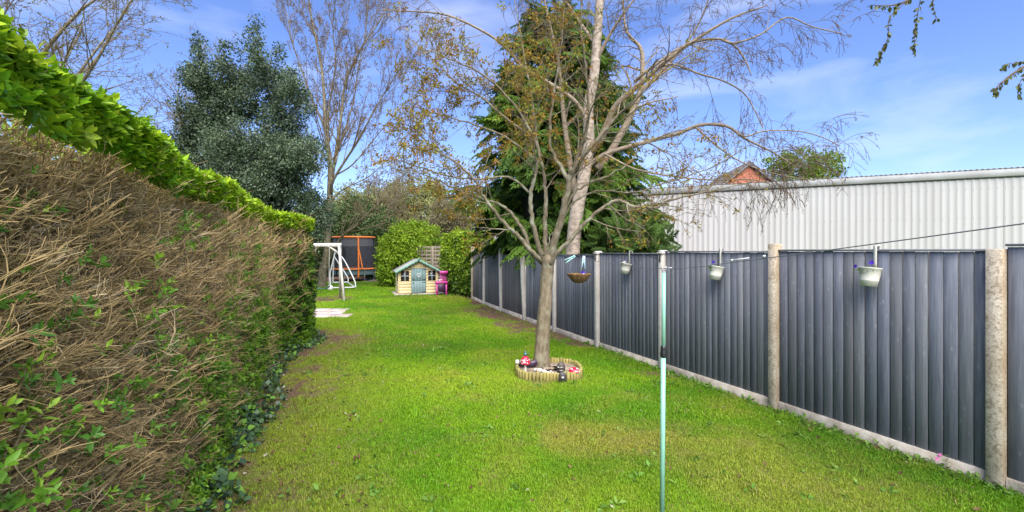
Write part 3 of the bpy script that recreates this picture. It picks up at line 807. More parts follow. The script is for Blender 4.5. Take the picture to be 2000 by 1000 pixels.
for q, f_ in enumerate((.35, .7, 1.0)):
    for k, a in enumerate(ca2): vs.append((pr[k] * f_ * math.cos(a), pr[k] * f_ * .93 * math.sin(a), .07 - .02 * f_ + rng.uniform(-.008, .008)))
mb.add(vs, [(1 + q * 32 + k, 1 + q * 32 + (k + 1) % 32, 33 + q * 32 + (k + 1) % 32, 33 + q * 32 + k) for q in range(2) for k in range(32)])
mb.f[3].append(np.array([(0, 1 + k, 1 + (k + 1) % 32) for k in range(32)]))
o = mb.build('planting_soil', M_ringsoil, smooth=True); o.location = (RING_C[0], RING_C[1], 0); o['kind'] = 'stuff'
tag(o, 'brown soil inside the log ring', 'soil')

M_red = plain('glossy_red', (.52, .015, .05), .25); M_cream2 = plain('cream_ceramic', (.7, .66, .55), .35)
M_dark = mat('dark_slate_ornament', (.035, .033, .036), (.075, .065, .06), scale=20, rough=.6, bump=.3)
M_dkpurple = plain('dark_purple_glaze', (.05, .03, .06), .35); M_bird = plain('blue_green_glaze', (.05, .14, .18), .3)
def toadstool(label, x, y, z, r, hcap, hst, tall):
    t_ = thing('toadstool_ornament', label, 'ornament', (x, y, z), 0, 'red toadstool ornaments')
    if hst: MB().lathe([(.0, -.03), (.026, -.03), (.02, .02), (.017, hst * .6), (.022, hst + .01)], 12).build('stem', M_cream2, t_, True, False)
    k = 10 if tall else 8
    prof = [(r * .35, hst - .006), (r * .85, hst - .012), (r, hst + .0)] + [(r * math.cos(a) ** (.8 if tall else 1), hst + hcap * math.sin(a)) for a in np.linspace(.12, math.pi / 2, k)]
    cp = MB().lathe(prof, 22).build('cap', M_red, t_, True, False)
    for q in range(22):
        ph = rng.uniform(0, 2 * math.pi); th = rng.uniform(.1, 1.2)
        rr_ = r * math.cos(th) ** (.8 if tall else 1); c = np.array([rr_ * math.cos(ph), rr_ * math.sin(ph), hst + hcap * math.sin(th)])
        nrm = unit([c[0], c[1], (c[2] - hst) * (r / hcap) ** 2]); a_ = unit(np.cross(nrm, [0.1, .2, 1])); b_ = np.cross(nrm, a_)
        sp = rng.uniform(.007, .013); mb = MB()
        v = [c + nrm * .004] + [c + nrm * .001 + sp * (math.cos(w) * a_ + math.sin(w) * b_) for w in np.linspace(0, 2 * math.pi, 9)[:-1]]
        mb.add(v, np.zeros((0, 3), int)); mb.f[3].append(np.array([(0, 1 + w, 1 + (w + 1) % 8) for w in range(8)]))
        mb.build('white_spot', M_white, cp, True, False)
    return t_
p1 = at(1026, 722, 7.0); p2 = at(1121, 731, 6.86)
T1 = toadstool('tall red spotted toadstool with a small bird on its cap, left of the trunk', p1[0], p1[1], .06, .075, .115, .13, True)
mb = MB().lathe([(.0, .245), (.02, .25), (.026, .268), (.018, .285), (.012, .29), (.016, .302), (.011, .316), (0, .32)], 10); mb.prism([(.015, .262), (.055, .285), (.05, .27)], -.008, .008)
mb.build('bird', M_bird, T1, True, False)
T2 = toadstool('low red spotted toadstool cap inside the ring, beside the little doors', p2[0], p2[1], .07, .085, .062, .035, False)
# butterfly-like dark plaque left of the trunk
pq = at(1030, 716, 7.25)
PQ = thing('dark_ornament', 'dark shell-shaped ornament lying behind the tall toadstool', 'ornament', (pq[0] - .01, pq[1], .075))
mb = MB()
for s_ in (-1, 1):
    mb.prism([(0, 0), (s_ * .10, .0), (s_ * .17, .05), (s_ * .15, .115), (s_ * .06, .085), (0, .05)][::s_], -.015, .012)
mb.build('shell', M_dkpurple, PQ, False, False)
MB().lathe([(0, .0), (.03, .005), (.035, .04), (.02, .07), (0, .075)], 12, (-.15, -.04, .05)).build('figure', M_cream2, PQ, True, False)
# fairy doors
def fairy_door(label, x, y, z, h, w, tilt, rz, pale):
    t_ = thing('fairy_door', label, 'ornament', (x, y, z), rz, 'fairy doors at the tree ring'); t_.rotation_euler[0] = tilt
    poly = [(-w / 2, 0), (w / 2, 0), (w / 2, h - w / 2)] + [(w / 2 * math.cos(a), h - w / 2 + w / 2 * math.sin(a)) for a in np.linspace(0, math.pi, 9)[1:-1]] + [(-w / 2, h - w / 2)]
    MB().prism(poly, -.012, .018).build('frame', M_dark, t_, False, False)
    s_ = .72; poly2 = [(x_ * s_, .02 + (z_) * .8) for x_, z_ in poly]
    d_ = MB().prism(poly2, -.018, -.0125).build('door', mat('fairy_door_wood', (.12, .085, .07), (.06, .05, .045), scale=20, stretch=(4, 1, 1)) if pale else M_dark, t_, False, False)
    if pale:
        for q in (.3, .55): MB().box(-w * .3, w * .3, -.024, -.0185, h * q, h * q + .012).build('strap', M_steel, d_, False, False)
        MB().lathe([(0, -.012), (.012, 0), (0, .012)], 8, (-w * .42, -.022, h * .62)).build('lamp', M_white, t_, True, False)
    else:
        MB().prism([(0, h * .42), (.02, h * .56), (.012, h * .6), (0, h * .57), (-.012, h * .6), (-.02, h * .56)], -.024, -.0185).build('heart', M_white, t_, False, False)
p = at(1096, 726, 6.86); fairy_door('grey arched fairy door with metal straps standing inside the log ring', p[0], p[1], .06, .185, .115, 0, R(4), True)
p = at(1099, 746, 6.6); fairy_door('black arched fairy door with a pale heart leaning on the front of the logs', p[0], p[1], .0, .165, .115, R(-6), 0, False)
M_stone = mat('pale_pebble', (.62, .58, .50), (.42, .36, .30), scale=10, rough=.7, bump=.2, rnd=.15)
spots = [(1054, 722, 7.0, .055), (1063, 724, 6.95, .045), (1070, 727, 6.9, .032), (1074, 728, 6.88, .026), (1080, 727, 6.9, .022), (1085, 728, 6.85, .026), (1089, 727, 6.87, .02), (1076, 723, 7.0, .02), (1047, 722, 7.05, .04), (1104, 729, 6.83, .018), (1109, 728, 6.85, .017)]
for k, (x, y, Z, r) in enumerate(spots):
    c = at(x, y, Z); ph = np.linspace(0, math.pi, 7); wob = 1 + rng.uniform(-.18, .18, 10)
    o = MB().lathe([(r * math.sin(a), -r * .7 * math.cos(a)) for a in ph], 10, wob=wob).build('pebble', M_stone, smooth=True)
    o.location = (c[0], c[1], .062 + r * .4); o.rotation_euler = (rng.uniform(-.3, .3), rng.uniform(-.3, .3), rng.uniform(0, 6))
    tag(o, 'largest pale stone at the foot of the young tree trunk' if k == 0 else 'small pale pebble on the soil inside the log ring', 'pebble', 'pale pebbles inside the log ring')

# ------------------------------------------------------------------ leaf forms used by several plants
def mleaf(c, **k): return leaf_mat(*c, **k) if isinstance(c, tuple) else c
M_leaf = leaf_mat('broad_leaf', (.1, .2, .03), trans=.32, rough=.42)
M_leaf_dark = leaf_mat('glossy_dark_leaf', (.05, .1, .04), trans=.12, rough=.48, spec=.25)
M_leaf_soft = leaf_mat('soft_leaf', (.1, .2, .03), trans=.4, rough=.6, spec=.2)
M_needle = leaf_mat('scale_foliage', (.06, .12, .02), trans=.25, rough=.6, spec=.2, var=.3)
M_grass = leaf_mat('grass_blade', (.1, .2, .02), trans=.35, rough=.55, spec=.25, var=.35)
M_twig = mat('hedge_twig', (.34, .225, .115), (.17, .105, .055), scale=5, rough=.85, bump=.3, lo=.3, hi=.7)
def tinted_bark(name, rough=.85):
    m, n, l, b = nodes_of(name)
    a = n.new('ShaderNodeAttribute'); a.attribute_type = 'INSTANCER'; a.attribute_name = 'tint'
    ge = n.new('ShaderNodeNewGeometry'); mr = n.new('ShaderNodeMapRange'); mr.inputs['To Min'].default_value = .5; mr.inputs['To Max'].default_value = 1.6
    l.new(ge.outputs['Random Per Island'], mr.inputs['Value']); hs = n.new('ShaderNodeHueSaturation'); l.new(mr.outputs[0], hs.inputs['Value']); l.new(a.outputs['Color'], hs.inputs['Color'])
    tc = n.new('ShaderNodeTexCoord'); ns = n.new('ShaderNodeTexNoise'); ns.inputs['Scale'].default_value = 30; l.new(tc.outputs['Object'], ns.inputs['Vector'])
    mr2 = n.new('ShaderNodeMapRange'); mr2.inputs['To Min'].default_value = .7; mr2.inputs['To Max'].default_value = 1.25; l.new(ns.outputs['Fac'], mr2.inputs['Value'])
    hs2 = n.new('ShaderNodeHueSaturation'); l.new(mr2.outputs[0], hs2.inputs['Value']); l.new(hs.outputs[0], hs2.inputs['Color'])
    l.new(hs2.outputs[0], b.inputs['Base Color']); b.inputs['Roughness'].default_value = rough; b.inputs['Specular IOR Level'].default_value = .25
    return m
M_twig_t = tinted_bark('clipped_twig')

def clump(nl, rad, L, W, mt, flat=.0, four=True):
    mb = MB()
    for _ in range(nl):
        d = unit(rng.normal(size=3) + [0, 0, .3]); c = d * rad * rng.uniform(.3, 1)
        dd = unit(d + rng.normal(size=3) * .7); up = unit(rng.normal(size=3) * .6 + [0, 0, 1])
        l_ = L * rng.uniform(.7, 1.25)
        (mb.leaf4 if four else mb.leaf)(c, dd, up, l_, W * l_ / L)
    return mb.mesh('leaf_clump', mt)
def sprig(nl, L, W, mt, stem=.06):
    mb = MB()
    pts = np.array([[0, 0, -stem], [rng.uniform(-.006, .006), rng.uniform(-.006, .006), 0], [rng.uniform(-.01, .01), rng.uniform(-.01, .01), stem * .8]])
    for k in range(nl):
        a = k * 2.4 + rng.uniform(-.3, .3); q = k / max(nl - 1, 1)
        el = .15 + 1.0 * q; d = [math.cos(a) * math.cos(el), math.sin(a) * math.cos(el), math.sin(el)]
        mb.leaf([0, 0, stem * (.9 * q - .3)], d, [0, 0, 1] if el < 1 else [1, 0, .2], L * rng.uniform(.7, 1.15) * (1 - .35 * q), W * (1 - .3 * q), fold=.2, droop=rng.uniform(.0, .3))
    return mb.mesh('leaf_sprig', mt)
def spray(mt):
    """flat drooping conifer spray about 0.5 long, growing along +Y and hanging."""
    mb = MB(); L = .55; n_ = 9
    def pt(q): return np.array([0, L * q, -.30 * L * q * q])
    for k in range(n_):
        q = .08 + .9 * k / n_
        for s_ in (-1, 1):
            l_ = .20 * (1 - .75 * q) * rng.uniform(.7, 1.25) + .03; b0 = pt(q)
            d = unit([s_ * .85, .75 + .3 * q, -.25 + rng.uniform(-.2, .15)])
            mb.leaf4(b0, d, [0, .2, 1], l_, .038, .3)
            mb.leaf4(b0 + d * l_ * .4, unit(d + [s_ * .3, -.5, -.35]), [0, .1, 1], l_ * .6, .03, .3)
            mb.leaf4(b0 + d * l_ * .45, unit(d + [0, .6, -.2]), [0, .1, 1], l_ * .55, .028, .3)
    mb.leaf4(pt(.9), [0, 1, -.5], [0, 0, 1], .12, .035, .3)
    return mb.mesh('conifer_spray', mt)
def grass_tuft(n_, rad, H, W):
    mb = MB(); v, f4, f3 = [], [], []
    for k in range(n_):
        r = rad * math.sqrt(rng.random()); a = rng.uniform(0, 6.283)
        b0 = np.array([r * math.cos(a), r * math.sin(a), -.004]); h = H * rng.uniform(.45, 1.15); w = W * rng.uniform(.7, 1.3)
        ln = rng.uniform(.15, 1.1); la = rng.uniform(0, 6.283); ld = np.array([math.cos(la), math.sin(la), 0]); sd = np.array([-ld[1], ld[0], 0]) * w / 2
        m1 = b0 + ld * h * ln * .25 + [0, 0, h * .55]; tp = b0 + ld * h * ln * .8 + [0, 0, h * max(.45, 1 - ln * .4)]
        q = len(v); v += [b0 - sd, b0 + sd, m1 + sd * .8, m1 - sd * .8, tp]; f4.append((q, q + 1, q + 2, q + 3)); f3.append((q + 3, q + 2, q + 4))
    mb.add(v, f4); mb.f[3].append(np.array(f3))
    return mb.mesh('grass_tuft', M_grass)
def twig_clump(n_, L, mt, spread=.11):
    """forking hedge stems: x along the hedge (towards the camera), y out of its face, z up; they sweep up and away."""
    mb = MB()
    def walk(p, d, l_, k, w):
        pts = [np.array(p, float)]; d = unit(d)
        for _ in range(k):
            d = unit(d + rng.normal(size=3) * w); pts.append(pts[-1] + d * l_ / k)
        return np.array(pts)
    for k in range(n_):
        a = rng.normal(0, R(22)) if rng.random() < .7 else rng.normal(R(65), R(35))
        d = np.array([-math.cos(a), rng.uniform(-.05, .30), math.sin(a)]); l_ = L * rng.uniform(.6, 1.3)
        p0 = np.array([rng.uniform(-spread, spread), rng.uniform(-.16, -.02), rng.uniform(-spread, spread)]) - d * l_ * .5
        r0 = rng.uniform(.0019, .0042) if rng.random() < .85 else rng.uniform(.0045, .0065)
        st_ = walk(p0, d, l_, 6, .20)
        mb.tube(st_, np.linspace(r0, r0 * .6, 7) * (1 + rng.uniform(-.12, .12, 7)), 5, cap=True)
        for w in range(int(rng.integers(4, 8))):
            i = int(rng.integers(1, 6)); tg = unit(st_[i + 1] - st_[i]); pv = unit(rng.normal(size=3) + [0, .5, .3]); d2 = unit(tg + pv * rng.uniform(.5, 1.1)); r2 = r0 * rng.uniform(.45, .75)
            s2 = walk(st_[i], d2, rng.uniform(.04, .19), 3, .22); mb.tube(s2, np.linspace(r2, r2 * .7, 4), 4, cap=True)
            if rng.random() < .6:
                s3 = walk(s2[2], unit(d2 + rng.normal(size=3) * .7 + [0, .3, .2]), rng.uniform(.02, .08), 2, .2); mb.tube(s3, [r2 * .7, r2 * .6, r2 * .5], 3, cap=True)
    return mb.mesh('twig_clump', mt, True)
variants('clump', [clump(16, .16, .14, .075, M_leaf_soft) for _ in range(4)])
variants('dark', [clump(26, .24, .105, .06, M_leaf_dark) for _ in range(4)])
variants('sprig', [sprig(int(rng.integers(7, 11)), .052, .026, M_leaf, .05) for _ in range(7)])
variants('ivy', [clump(5, .05, .06, .055, M_leaf_dark, four=False) for _ in range(4)])
variants('spray', [spray(M_needle) for _ in range(4)])
variants('grass', [grass_tuft(64, .09, .034, .0038) for _ in range(6)])
variants('weed', [clump(9, .03, .05, .028, M_leaf_soft, four=False) for _ in range(4)])
variants('twigs', [twig_clump(4, .34, M_twig_t) for _ in range(12)])
variants('bud', [clump(6, .035, .05, .022, M_leaf_soft) for _ in range(4)])

# ------------------------------------------------------------------ hanging buckets, basket, brackets, clothes line
M_enamel = mat('cream_enamel', (.66, .64, .55), (.58, .55, .46), scale=12, rough=.4, bump=.08)
def fence_frame(px):
    X_Z = (px - 1000) / F_PX
    for i in range(9):
        A, B = np.array(POSTS[i]), np.array(POSTS[i + 1])
        fa, fb_ = A[0] - X_Z * A[1], B[0] - X_Z * B[1]
        if fa >= 0 >= fb_:
            t_ = fa / (fa - fb_); P = A + (B - A) * t_; d = unit(B - A); return P, math.atan2(d[1], d[0]), TOPS[i]
blab = ['nearest white bucket with two violet pansies, hung over the fence', 'middle white bucket with one violet pansy and leaves, hung over the fence', 'farthest white bucket with a pale flower, hung over the fence']
M_violet = leaf_mat('violet_petal', (.055, .015, .33), tinted=False, trans=.2); M_whitep = leaf_mat('white_petal', (.65, .65, .6), tinted=False, trans=.2); M_pinkp = leaf_mat('pink_petal', (.5, .12, .3), tinted=False, trans=.2)
def flower(parent, c, r, m, world=False, face=(0, -1, .3), name='flower'):
    mb = MB(); f = unit(face); a_ = unit(np.cross(f, [.1, 0, 1])); b_ = np.cross(f, a_)
    for k in range(5):
        w = k * 2 * math.pi / 5 + .3; d = a_ * math.cos(w) + b_ * math.sin(w)
        mb.leaf(np.asarray(c, float), d + f * .25, f, r * rng.uniform(.85, 1.1), r * 1.0, .1, .1)
    return mb.build(name, m, parent, False, world)
for k, (pxs, rim) in enumerate(((1712, 523), (1409, 520), (1231, 514))):
    P, ang, top = fence_frame(pxs); Zr = P[1]
    B_ = thing('hanging_bucket', blab[k], 'bucket', (P[0], P[1], 0), ang, 'white buckets hung on the fence')
    zr = CAM_H - (rim - 490) / F_PX * (Zr - .05); r1, r0, hh = .093, .069, .180
    yc = .020 + r1 + .01; cx = .0
    zb = zr - hh
    pr_ = [(0, 0), (r0, 0), (r0 + (r1 - r0) * .3, hh * .3), (r0 + (r1 - r0) * .31 + .002, hh * .32), (r0 + (r1 - r0) * .33, hh * .34), (r1, hh - .008), (r1 + .005, hh - .004), (r1 + .004, hh + .002), (r1 - .003, hh), (r1 - .012, hh - .05), (0, hh - .05)]
    bk = MB().lathe(pr_, 28, (cx, 0, 0)).build('bucket', M_enamel, B_, True, False)
    bk.location = (0, yc, zb); bk.rotation_euler = (R(5 if k == 0 else 8), R(-2 - 3 * k), 0)
    st_ = [(.0, -.04, top - .04), (.0, -.04, top + .028), (.0, -.02, top + .045), (.0, .012, top + .045), (.0, .024, top + .03), (.0, .024, zr - .01)]
    st_ = smooth_path(st_, 4); mb = MB(); nn = len(st_)
    vv = [tuple(q + np.array([x, 0, 0])) for q in st_ for x in (-.016, .016)]
    mb.add(vv, [(2 * i, 2 * i + 1, 2 * i + 3, 2 * i + 2) for i in range(nn - 1)])
    sp = mb.build('strap', M_enamel, B_, True, False)
    md = sp.modifiers.new('thick', 'SOLIDIFY'); md.thickness = .004
    o = MB().lathe([(0, .0), (r1 - .012, 0)], 16, (0, yc, zr - .045)).build('compost', M_ringsoil, B_, False, False)
    mb = MB()
    for q in range(46 if k < 2 else 26):
        a = rng.uniform(0, 6.28); rr_ = r1 * .75 * math.sqrt(rng.random()); el = rng.uniform(.2, 1.2)
        mb.leaf([rr_ * math.cos(a), yc + rr_ * math.sin(a), zr - .03], [math.cos(a) * math.cos(el), math.sin(a) * math.cos(el), math.sin(el)], [0, 0, 1], rng.uniform(.035, .06), .024, .15, .3)
    mb.build('leaves', leaf_mat('pansy_leaf_%d' % k, (.11, .22, .03), tinted=False), B_, False, False)
    if k == 0:
        flower(B_, (.10, yc + .03, zr + .012), .022, M_violet, face=(.3, 1, .4)); flower(B_, (-.015, yc - .02, zr + .05), .026, M_violet, face=(-.3, 1, .4))
    elif k == 1:
        flower(B_, (.02, yc, zr + .055), .026, M_violet, face=(-.2, 1, .4))
    else:
        flower(B_, (.0, yc, zr + .02), .03, M_whitep, face=(-.2, .8, .8)); flower(B_, (-.01, yc - .03, zr + .05), .014, M_violet, face=(-.2, 1, .4))

M_iron = plain('black_bracket_iron', (.012, .012, .013), .45)
def bracket(label, i):
    x, y = POSTS[i]; d = np.array(POSTS[i + 1]) - np.array(POSTS[i]); ang = math.atan2(d[1], d[0])
    B_ = thing('hanging_bracket', label, 'bracket', (x, y, 0), ang, 'black hanging brackets')
    z = ptop[i - 1] - .06
    MB().box(-.015, .015, .0625, .069, z - .12, z + .02, .002).build('back_plate', M_iron, B_, False, False)
    MB().tube(smooth_path([(0, .07, z), (0, .25, z + .012), (0, .42, z + .006), (0, .45, z + .02), (0, .44, z + .035)], 4), .007, 6).build('arm', M_iron, B_, True, False)
    MB().tube(smooth_path([(0, .07, z - .1), (0, .12, z - .06), (0, .2, z - .05), (0, .27, z - .015), (0, .33, z + .004)], 4), .006, 6).build('scroll', M_iron, B_, True, False)
    return np.array([x, y, z]) + np.array([-d[1], d[0], 0]) / np.linalg.norm(d) * .43
tip = bracket('black iron bracket on the white post beside the coconut fibre basket', 4)
bracket('black iron bracket on the white post behind the clothes prop', 3)
M_coir = mat('coconut_fibre', (.30, .17, .07), (.17, .09, .035), scale=16, rough=1, bump=1.0, stretch=(1, 1, .3))
BK = thing('hanging_basket', 'coconut fibre hanging basket with a violet flower beside the fence', 'basket', (tip[0], tip[1], 0))
zt = CAM_H - (535 - 490) / F_PX * tip[1]; ph = np.linspace(0, 2 * math.pi, 33)[:-1]
wob = 1 + .08 * np.cos(ph * 11) + rng.uniform(-.03, .03, 32)
MB().lathe([(0, -.175), (.07, -.172), (.14, -.13), (.19, -.06), (.215, -.012), (.225, .008), (.205, .0), (.18, -.04), (0, -.05)], 32, (tip[0], tip[1], zt), wob=wob).build('fibre_liner', M_coir, BK, True)
for k in range(3):
    a = k * 2.09 + .5; q = [tip[0] + .2 * math.cos(a), tip[1] + .2 * math.sin(a), zt]
    MB().tube([q, (tip[0], tip[1], tip[2] + .005)], .0022, 4).build('chain', M_iron, BK)
flower(BK, (tip[0] + .05, tip[1] - .12, zt + .035), .035, M_violet, True, (-.3, -1, .3)); flower(BK, (tip[0] + .09, tip[1] - .1, zt + .03), .03, M_violet, True, (-.1, -1, .5)); flower(BK, (tip[0] + .07, tip[1] - .13, zt + .015), .02, M_whitep, True, (-.1, -1, .5))

M_mint = plain('mint_green_tube', (.25, .52, .40), .35); M_blackp = plain('black_plastic', (.015, .015, .016), .4); M_zinc = plain('grey_plastic', (.3, .3, .3), .5)
pt_ = np.array([1.055, 3.2, 1.775]); pf = np.array([1.035, 3.18, 0.0])
PR = thing('clothes_prop', 'mint green telescopic clothes prop holding up the washing line', 'clothes prop', tuple(pf))
def pl(q): return pf + (pt_ - pf) * q
MB().tube([pl(0), pl(.67)], .0165, 14, True).build('lower_tube', M_mint, PR, True)
MB().tube([pl(.66), pl(.985)], .0135, 14, True).build('upper_tube', M_mint, PR, True)
MB().tube([pl(.655), pl(.66), pl(.675), pl(.68), pl(.692), pl(.70)], [.019, .021, .021, .0185, .0195, .017], 14, True).build('clamp', M_blackp, PR, True)
MB().tube([pl(0), pl(.01)], .019, 12, True).build('foot_cap', M_blackp, PR, True)
mb = MB().tube([pl(.975), pl(.992)], .012, 10, True)
for s_ in (-1, 1): mb.tube([pl(.99), pl(.997) + [s_ * .014, 0, 0], pl(1.012) + [s_ * .016, 0, 0]], [.006, .006, .004], 6, True)
mb.build('fork_head', M_zinc, PR, True)
ltree = np.array([.66, 7.30, 1.865])
lr = [ltree, ltree + (pt_ - ltree) * .33 + [0, 0, -.018], ltree + (pt_ - ltree) * .66 + [0, 0, -.02], pt_ + [0, 0, .002], pt_ + np.array([.25, -.685, .075]), pt_ + np.array([.62, -1.7, .215]), pt_ + np.array([1.35, -3.7, .5])]
CL = thing('washing_line', 'thin grey washing line running over the prop to the young tree', 'washing line', tuple(lr[0]))
MB().tube(smooth_path(lr, 8), .0026, 6).build('line', plain('grey_line', (.13, .14, .15), .6), CL, True)
dl = unit(np.array(lr[5]) - lr[3])
for a, b, r in ((.02, .09, .003), (.62, .80, .003), (.66, .675, .006), (.9, .915, .005)):
    MB().tube([lr[3] + dl * a * .9, lr[3] + dl * b * .9], r, 7, True).build('line_splice', M_white, CL, True)
def peg(label, px_, c1, lean, yaw):
    t_ = (px_ - 1090) / (1299 - 1090); q = ltree + (pt_ - ltree) * 0
    # find the point of the line seen at that pixel
    best = min(np.linspace(0, 1, 400), key=lambda s_: abs((lambda p: p[0] / p[1] * F_PX + 1000 - px_)(ltree + (pt_ - ltree) * s_)))
    q = ltree + (pt_ - ltree) * best; q[2] -= .015
    P_ = thing('clothes_peg', label, 'peg', tuple(q), yaw, 'clothes pegs on the line'); P_.rotation_euler = (0, lean, yaw)
    for s_ in (-1, 1):
        MB().prism([(s_ * .002, .03), (s_ * .012, .035), (s_ * .018, -.06), (s_ * .026, -.125), (s_ * .016, -.125), (s_ * .005, -.05)][::s_], -.008, .008).build('jaw', c1, P_, False, False)
    MB().tube([(0, -.012, -.045), (0, .012, -.045)], .008, 8, True).build('spring', M_steel, P_, True, False)
peg('mint plastic clothes peg lying askew on the washing line', 1119, plain('pale_mint_plastic', (.35, .62, .58), .4), R(62), .3)
peg('pale blue plastic clothes peg hanging straight from the washing line', 1140, plain('pale_blue_plastic', (.42, .60, .72), .4), R(4), .2)

# ------------------------------------------------------------------ grass
def grass_points(n_, y0, y1, seed):
    r_ = np.random.default_rng(seed)
    y = r_.uniform(y0, y1, n_ * 2); x0 = np.maximum(hedge_x(np.minimum(y, 10.7)) - .2, -1.2 * y - .3); x0 = np.where(y > 11, np.maximum(-.47 * y - 1.0, -13), x0)
    x1 = np.minimum(5.408 - .4 * y - .03, 1.16 * y + .2)
    x1 = np.where(y > 18, np.minimum(x1, -1.6), x1)
    x = x0 + (x1 - x0) * r_.random(n_ * 2)
    wgt = (x1 - x0) / (x1 - x0).max()
    keep = (r_.random(n_ * 2) < wgt) & (r_.random(n_ * 2) > bare(x, y) * .93)
    rd_ = np.hypot(x - RING_C[0], y - RING_C[1]); keep &= rd_ > .52
    c, s_ = math.cos(R(20)), math.sin(R(20)); lx, ly = (x + 4.07) * c + (y - 20) * s_, -(x + 4.07) * s_ + (y - 20) * c
    keep &= ~((lx > -1.0) & (lx < 1.15) & (ly > -.22) & (ly < 1.5))
    keep &= ~((x > -7.2) & (x < -4.75 - .42 * (y - 13.05)) & (y > 13.0) & (y < 15.0))
    x, y = x[keep][:n_], y[keep][:n_]
    return x, y
GP = [grass_points(11500, 2.4, 5.2, 1), grass_points(10500, 5.2, 9.5, 2), grass_points(7500, 9.5, 17, 3), grass_points(6000, 17, 29, 4)]
for q, (gx_, gy_) in enumerate(GP):
    n_ = len(gx_)
    dv = dry(gx_, gy_); bvv = bare(gx_, gy_); nz = fnoise(gx_ * 1.3, gy_ * 1.3, 77, 3); nz2 = rng.random(n_)
    t = mixc((.125, .30, .008), (.26, .41, .014), np.clip(nz * 1.5 - .35 + (nz2 - .5) * .5, 0, 1))
    lg = fnoise(gx_ * .45, gy_ * .45, 131, 3); t = mixc(t, (.33, .42, .03), np.clip((lg - .5) * 2.2, 0, .55)); t = mixc(t, (.075, .19, .01), np.clip((.46 - lg) * 3, 0, .6))
    t = mixc(t, (.36, .34, .055), np.clip(dv * .8 + (rng.random(n_) - .5) * .35 * (dv > .05), 0, 1))
    t = mixc(t, (.30, .23, .11), (rng.random(n_) < .03 + .15 * np.maximum(dv, bvv)) * rng.uniform(.4, .9, n_))
    s_ = rng.uniform(.75, 1.15, n_) * (1 - .35 * bvv) * [.95, 1.12, 1.5, 2.2][q]
    edge = sstep(.25, .05, fence_dist(gx_, gy_)) * (rng.random(n_) < .5); s_ = s_ * (1 + .8 * edge)
    tall = (fnoise(gx_ * 2.6, gy_ * 2.6, 91) > .62); s_ = s_ * np.where(tall, 1.45, 1)
    o = scatter('lawn_grass', 'grass', np.stack([gx_, gy_, ground_z(gx_, gy_)], 1), np.stack([rng.uniform(-.12, .12, n_), rng.uniform(-.12, .12, n_), rng.uniform(0, 6.28, n_)], 1), s_, t)
    tag(o, ['short bright green mown grass of the lawn nearest the camera', 'mown green grass around the log ring', 'mown green grass in the middle of the garden beyond the tree', 'mown green grass in front of the playhouse and trampoline'][q], 'grass')

# broad-leaved weeds in the lawn and along the fence foot
wx, wy = grass_points(420, 2.5, 9, 61)
k_ = fnoise(wx * 1.8, wy * 1.8, 15) > .55; wx, wy = wx[k_], wy[k_]
fy_ = rng.uniform(2.6, 9.5, 230); fx_ = 5.408 - .4 * fy_ - rng.uniform(.03, .3, 230) ** 1.3
wx, wy = np.concatenate([wx, fx_]), np.concatenate([wy, fy_]); n_ = len(wx)
scatter('lawn_weeds', 'weed', np.stack([wx, wy, ground_z(wx, wy) + .012], 1), rnd_rot(n_, .3), rng.uniform(.5, 1.3, n_), mixc((.10, .23, .03), (.22, .35, .07), rng.random(n_)))
tag(bpy.context.scene.objects['lawn_weeds'], 'small broad-leaved weeds in the lawn and along the fence foot', 'weeds')
# fallen leaves and petals
lx, ly = grass_points(330, 2.5, 12, 62); hx_ = rng.uniform(.0, 1.3, 500); hy_ = rng.uniform(2.6, 10, 500)
lx, ly = np.concatenate([lx, hedge_x(hy_) + hx_ / .932]), np.concatenate([ly, hy_]); n_ = len(lx)
variants('litter', [MB().leaf((0, 0, 0), (1, 0, 0), (0, 0, 1), .05, .03, .3, -.2).mesh('fallen_leaf', M_leaf_soft) for _ in range(2)])
lt = np.where((rng.random(n_) < .12)[:, None], np.array([.55, .5, .4]), mixc((.10, .055, .03), (.28, .17, .09), rng.random(n_)))
o = scatter('leaf_litter', 'litter', np.stack([lx, ly, ground_z(lx, ly) + .022], 1), np.stack([rng.uniform(-.5, .5, n_), rng.uniform(-.5, .5, n_), rng.uniform(0, 6.28, n_)], 1), rng.uniform(.4, 1.1, n_), lt)
tag(o, 'scattered brown fallen leaves and pale petals on the lawn', 'leaf litter')

# ------------------------------------------------------------------ hedge
HD = np.array([-.363, .932, 0]); HN = np.array([.932, .363, 0]); HYAW = math.atan2(HD[1], HD[0])
def hedge_pt(y, z, off):
    """point of the hedge face at depth y, height z, pushed out by off"""
    wav = (fnoise(y * 1.1, z * 1.1, 21) - .5) * .16
    lean = -.10 * sstep(1.6, 2.4, z)
    o_ = off + wav + lean
    x = hedge_x(y)
    return np.stack([x + HN[0] * o_, y + HN[1] * o_, np.broadcast_to(z, np.shape(x))], -1)
HG = thing('privet_hedge', 'tall clipped hedge with bare brown stems and bright green leafy top', 'hedge', (-3.0, 5.0, 0))
M_core = mat('hedge_inside', (.075, .05, .03), (.035, .026, .016), scale=9, rough=1, bump=.8)  # dark colour of a solid core stands for shade between the stems
M_coreg = mat('hedge_top_inside', (.035, .06, .012), (.02, .035, .008), scale=9, rough=1, bump=.8)
ys = np.linspace(-1.2, 10.45, 60); zs = [-.05, .6, 1.2, 1.8, 2.28]
mb = MB(); rows_ = []
for y in ys:
    a = [hedge_pt(np.array(y), z, -.17) for z in zs]
    b = [hedge_pt(np.array(y), z, -1.15) for z in zs[::-1]]
    rows_ += a + b
k = len(zs) * 2
mb.add(np.array(rows_).reshape(-1, 3), [(q * k + i, q * k + (i + 1) % k, (q + 1) * k + (i + 1) % k, (q + 1) * k + i) for q in range(len(ys) - 1) for i in range(k)])
e0 = (len(ys) - 1) * k
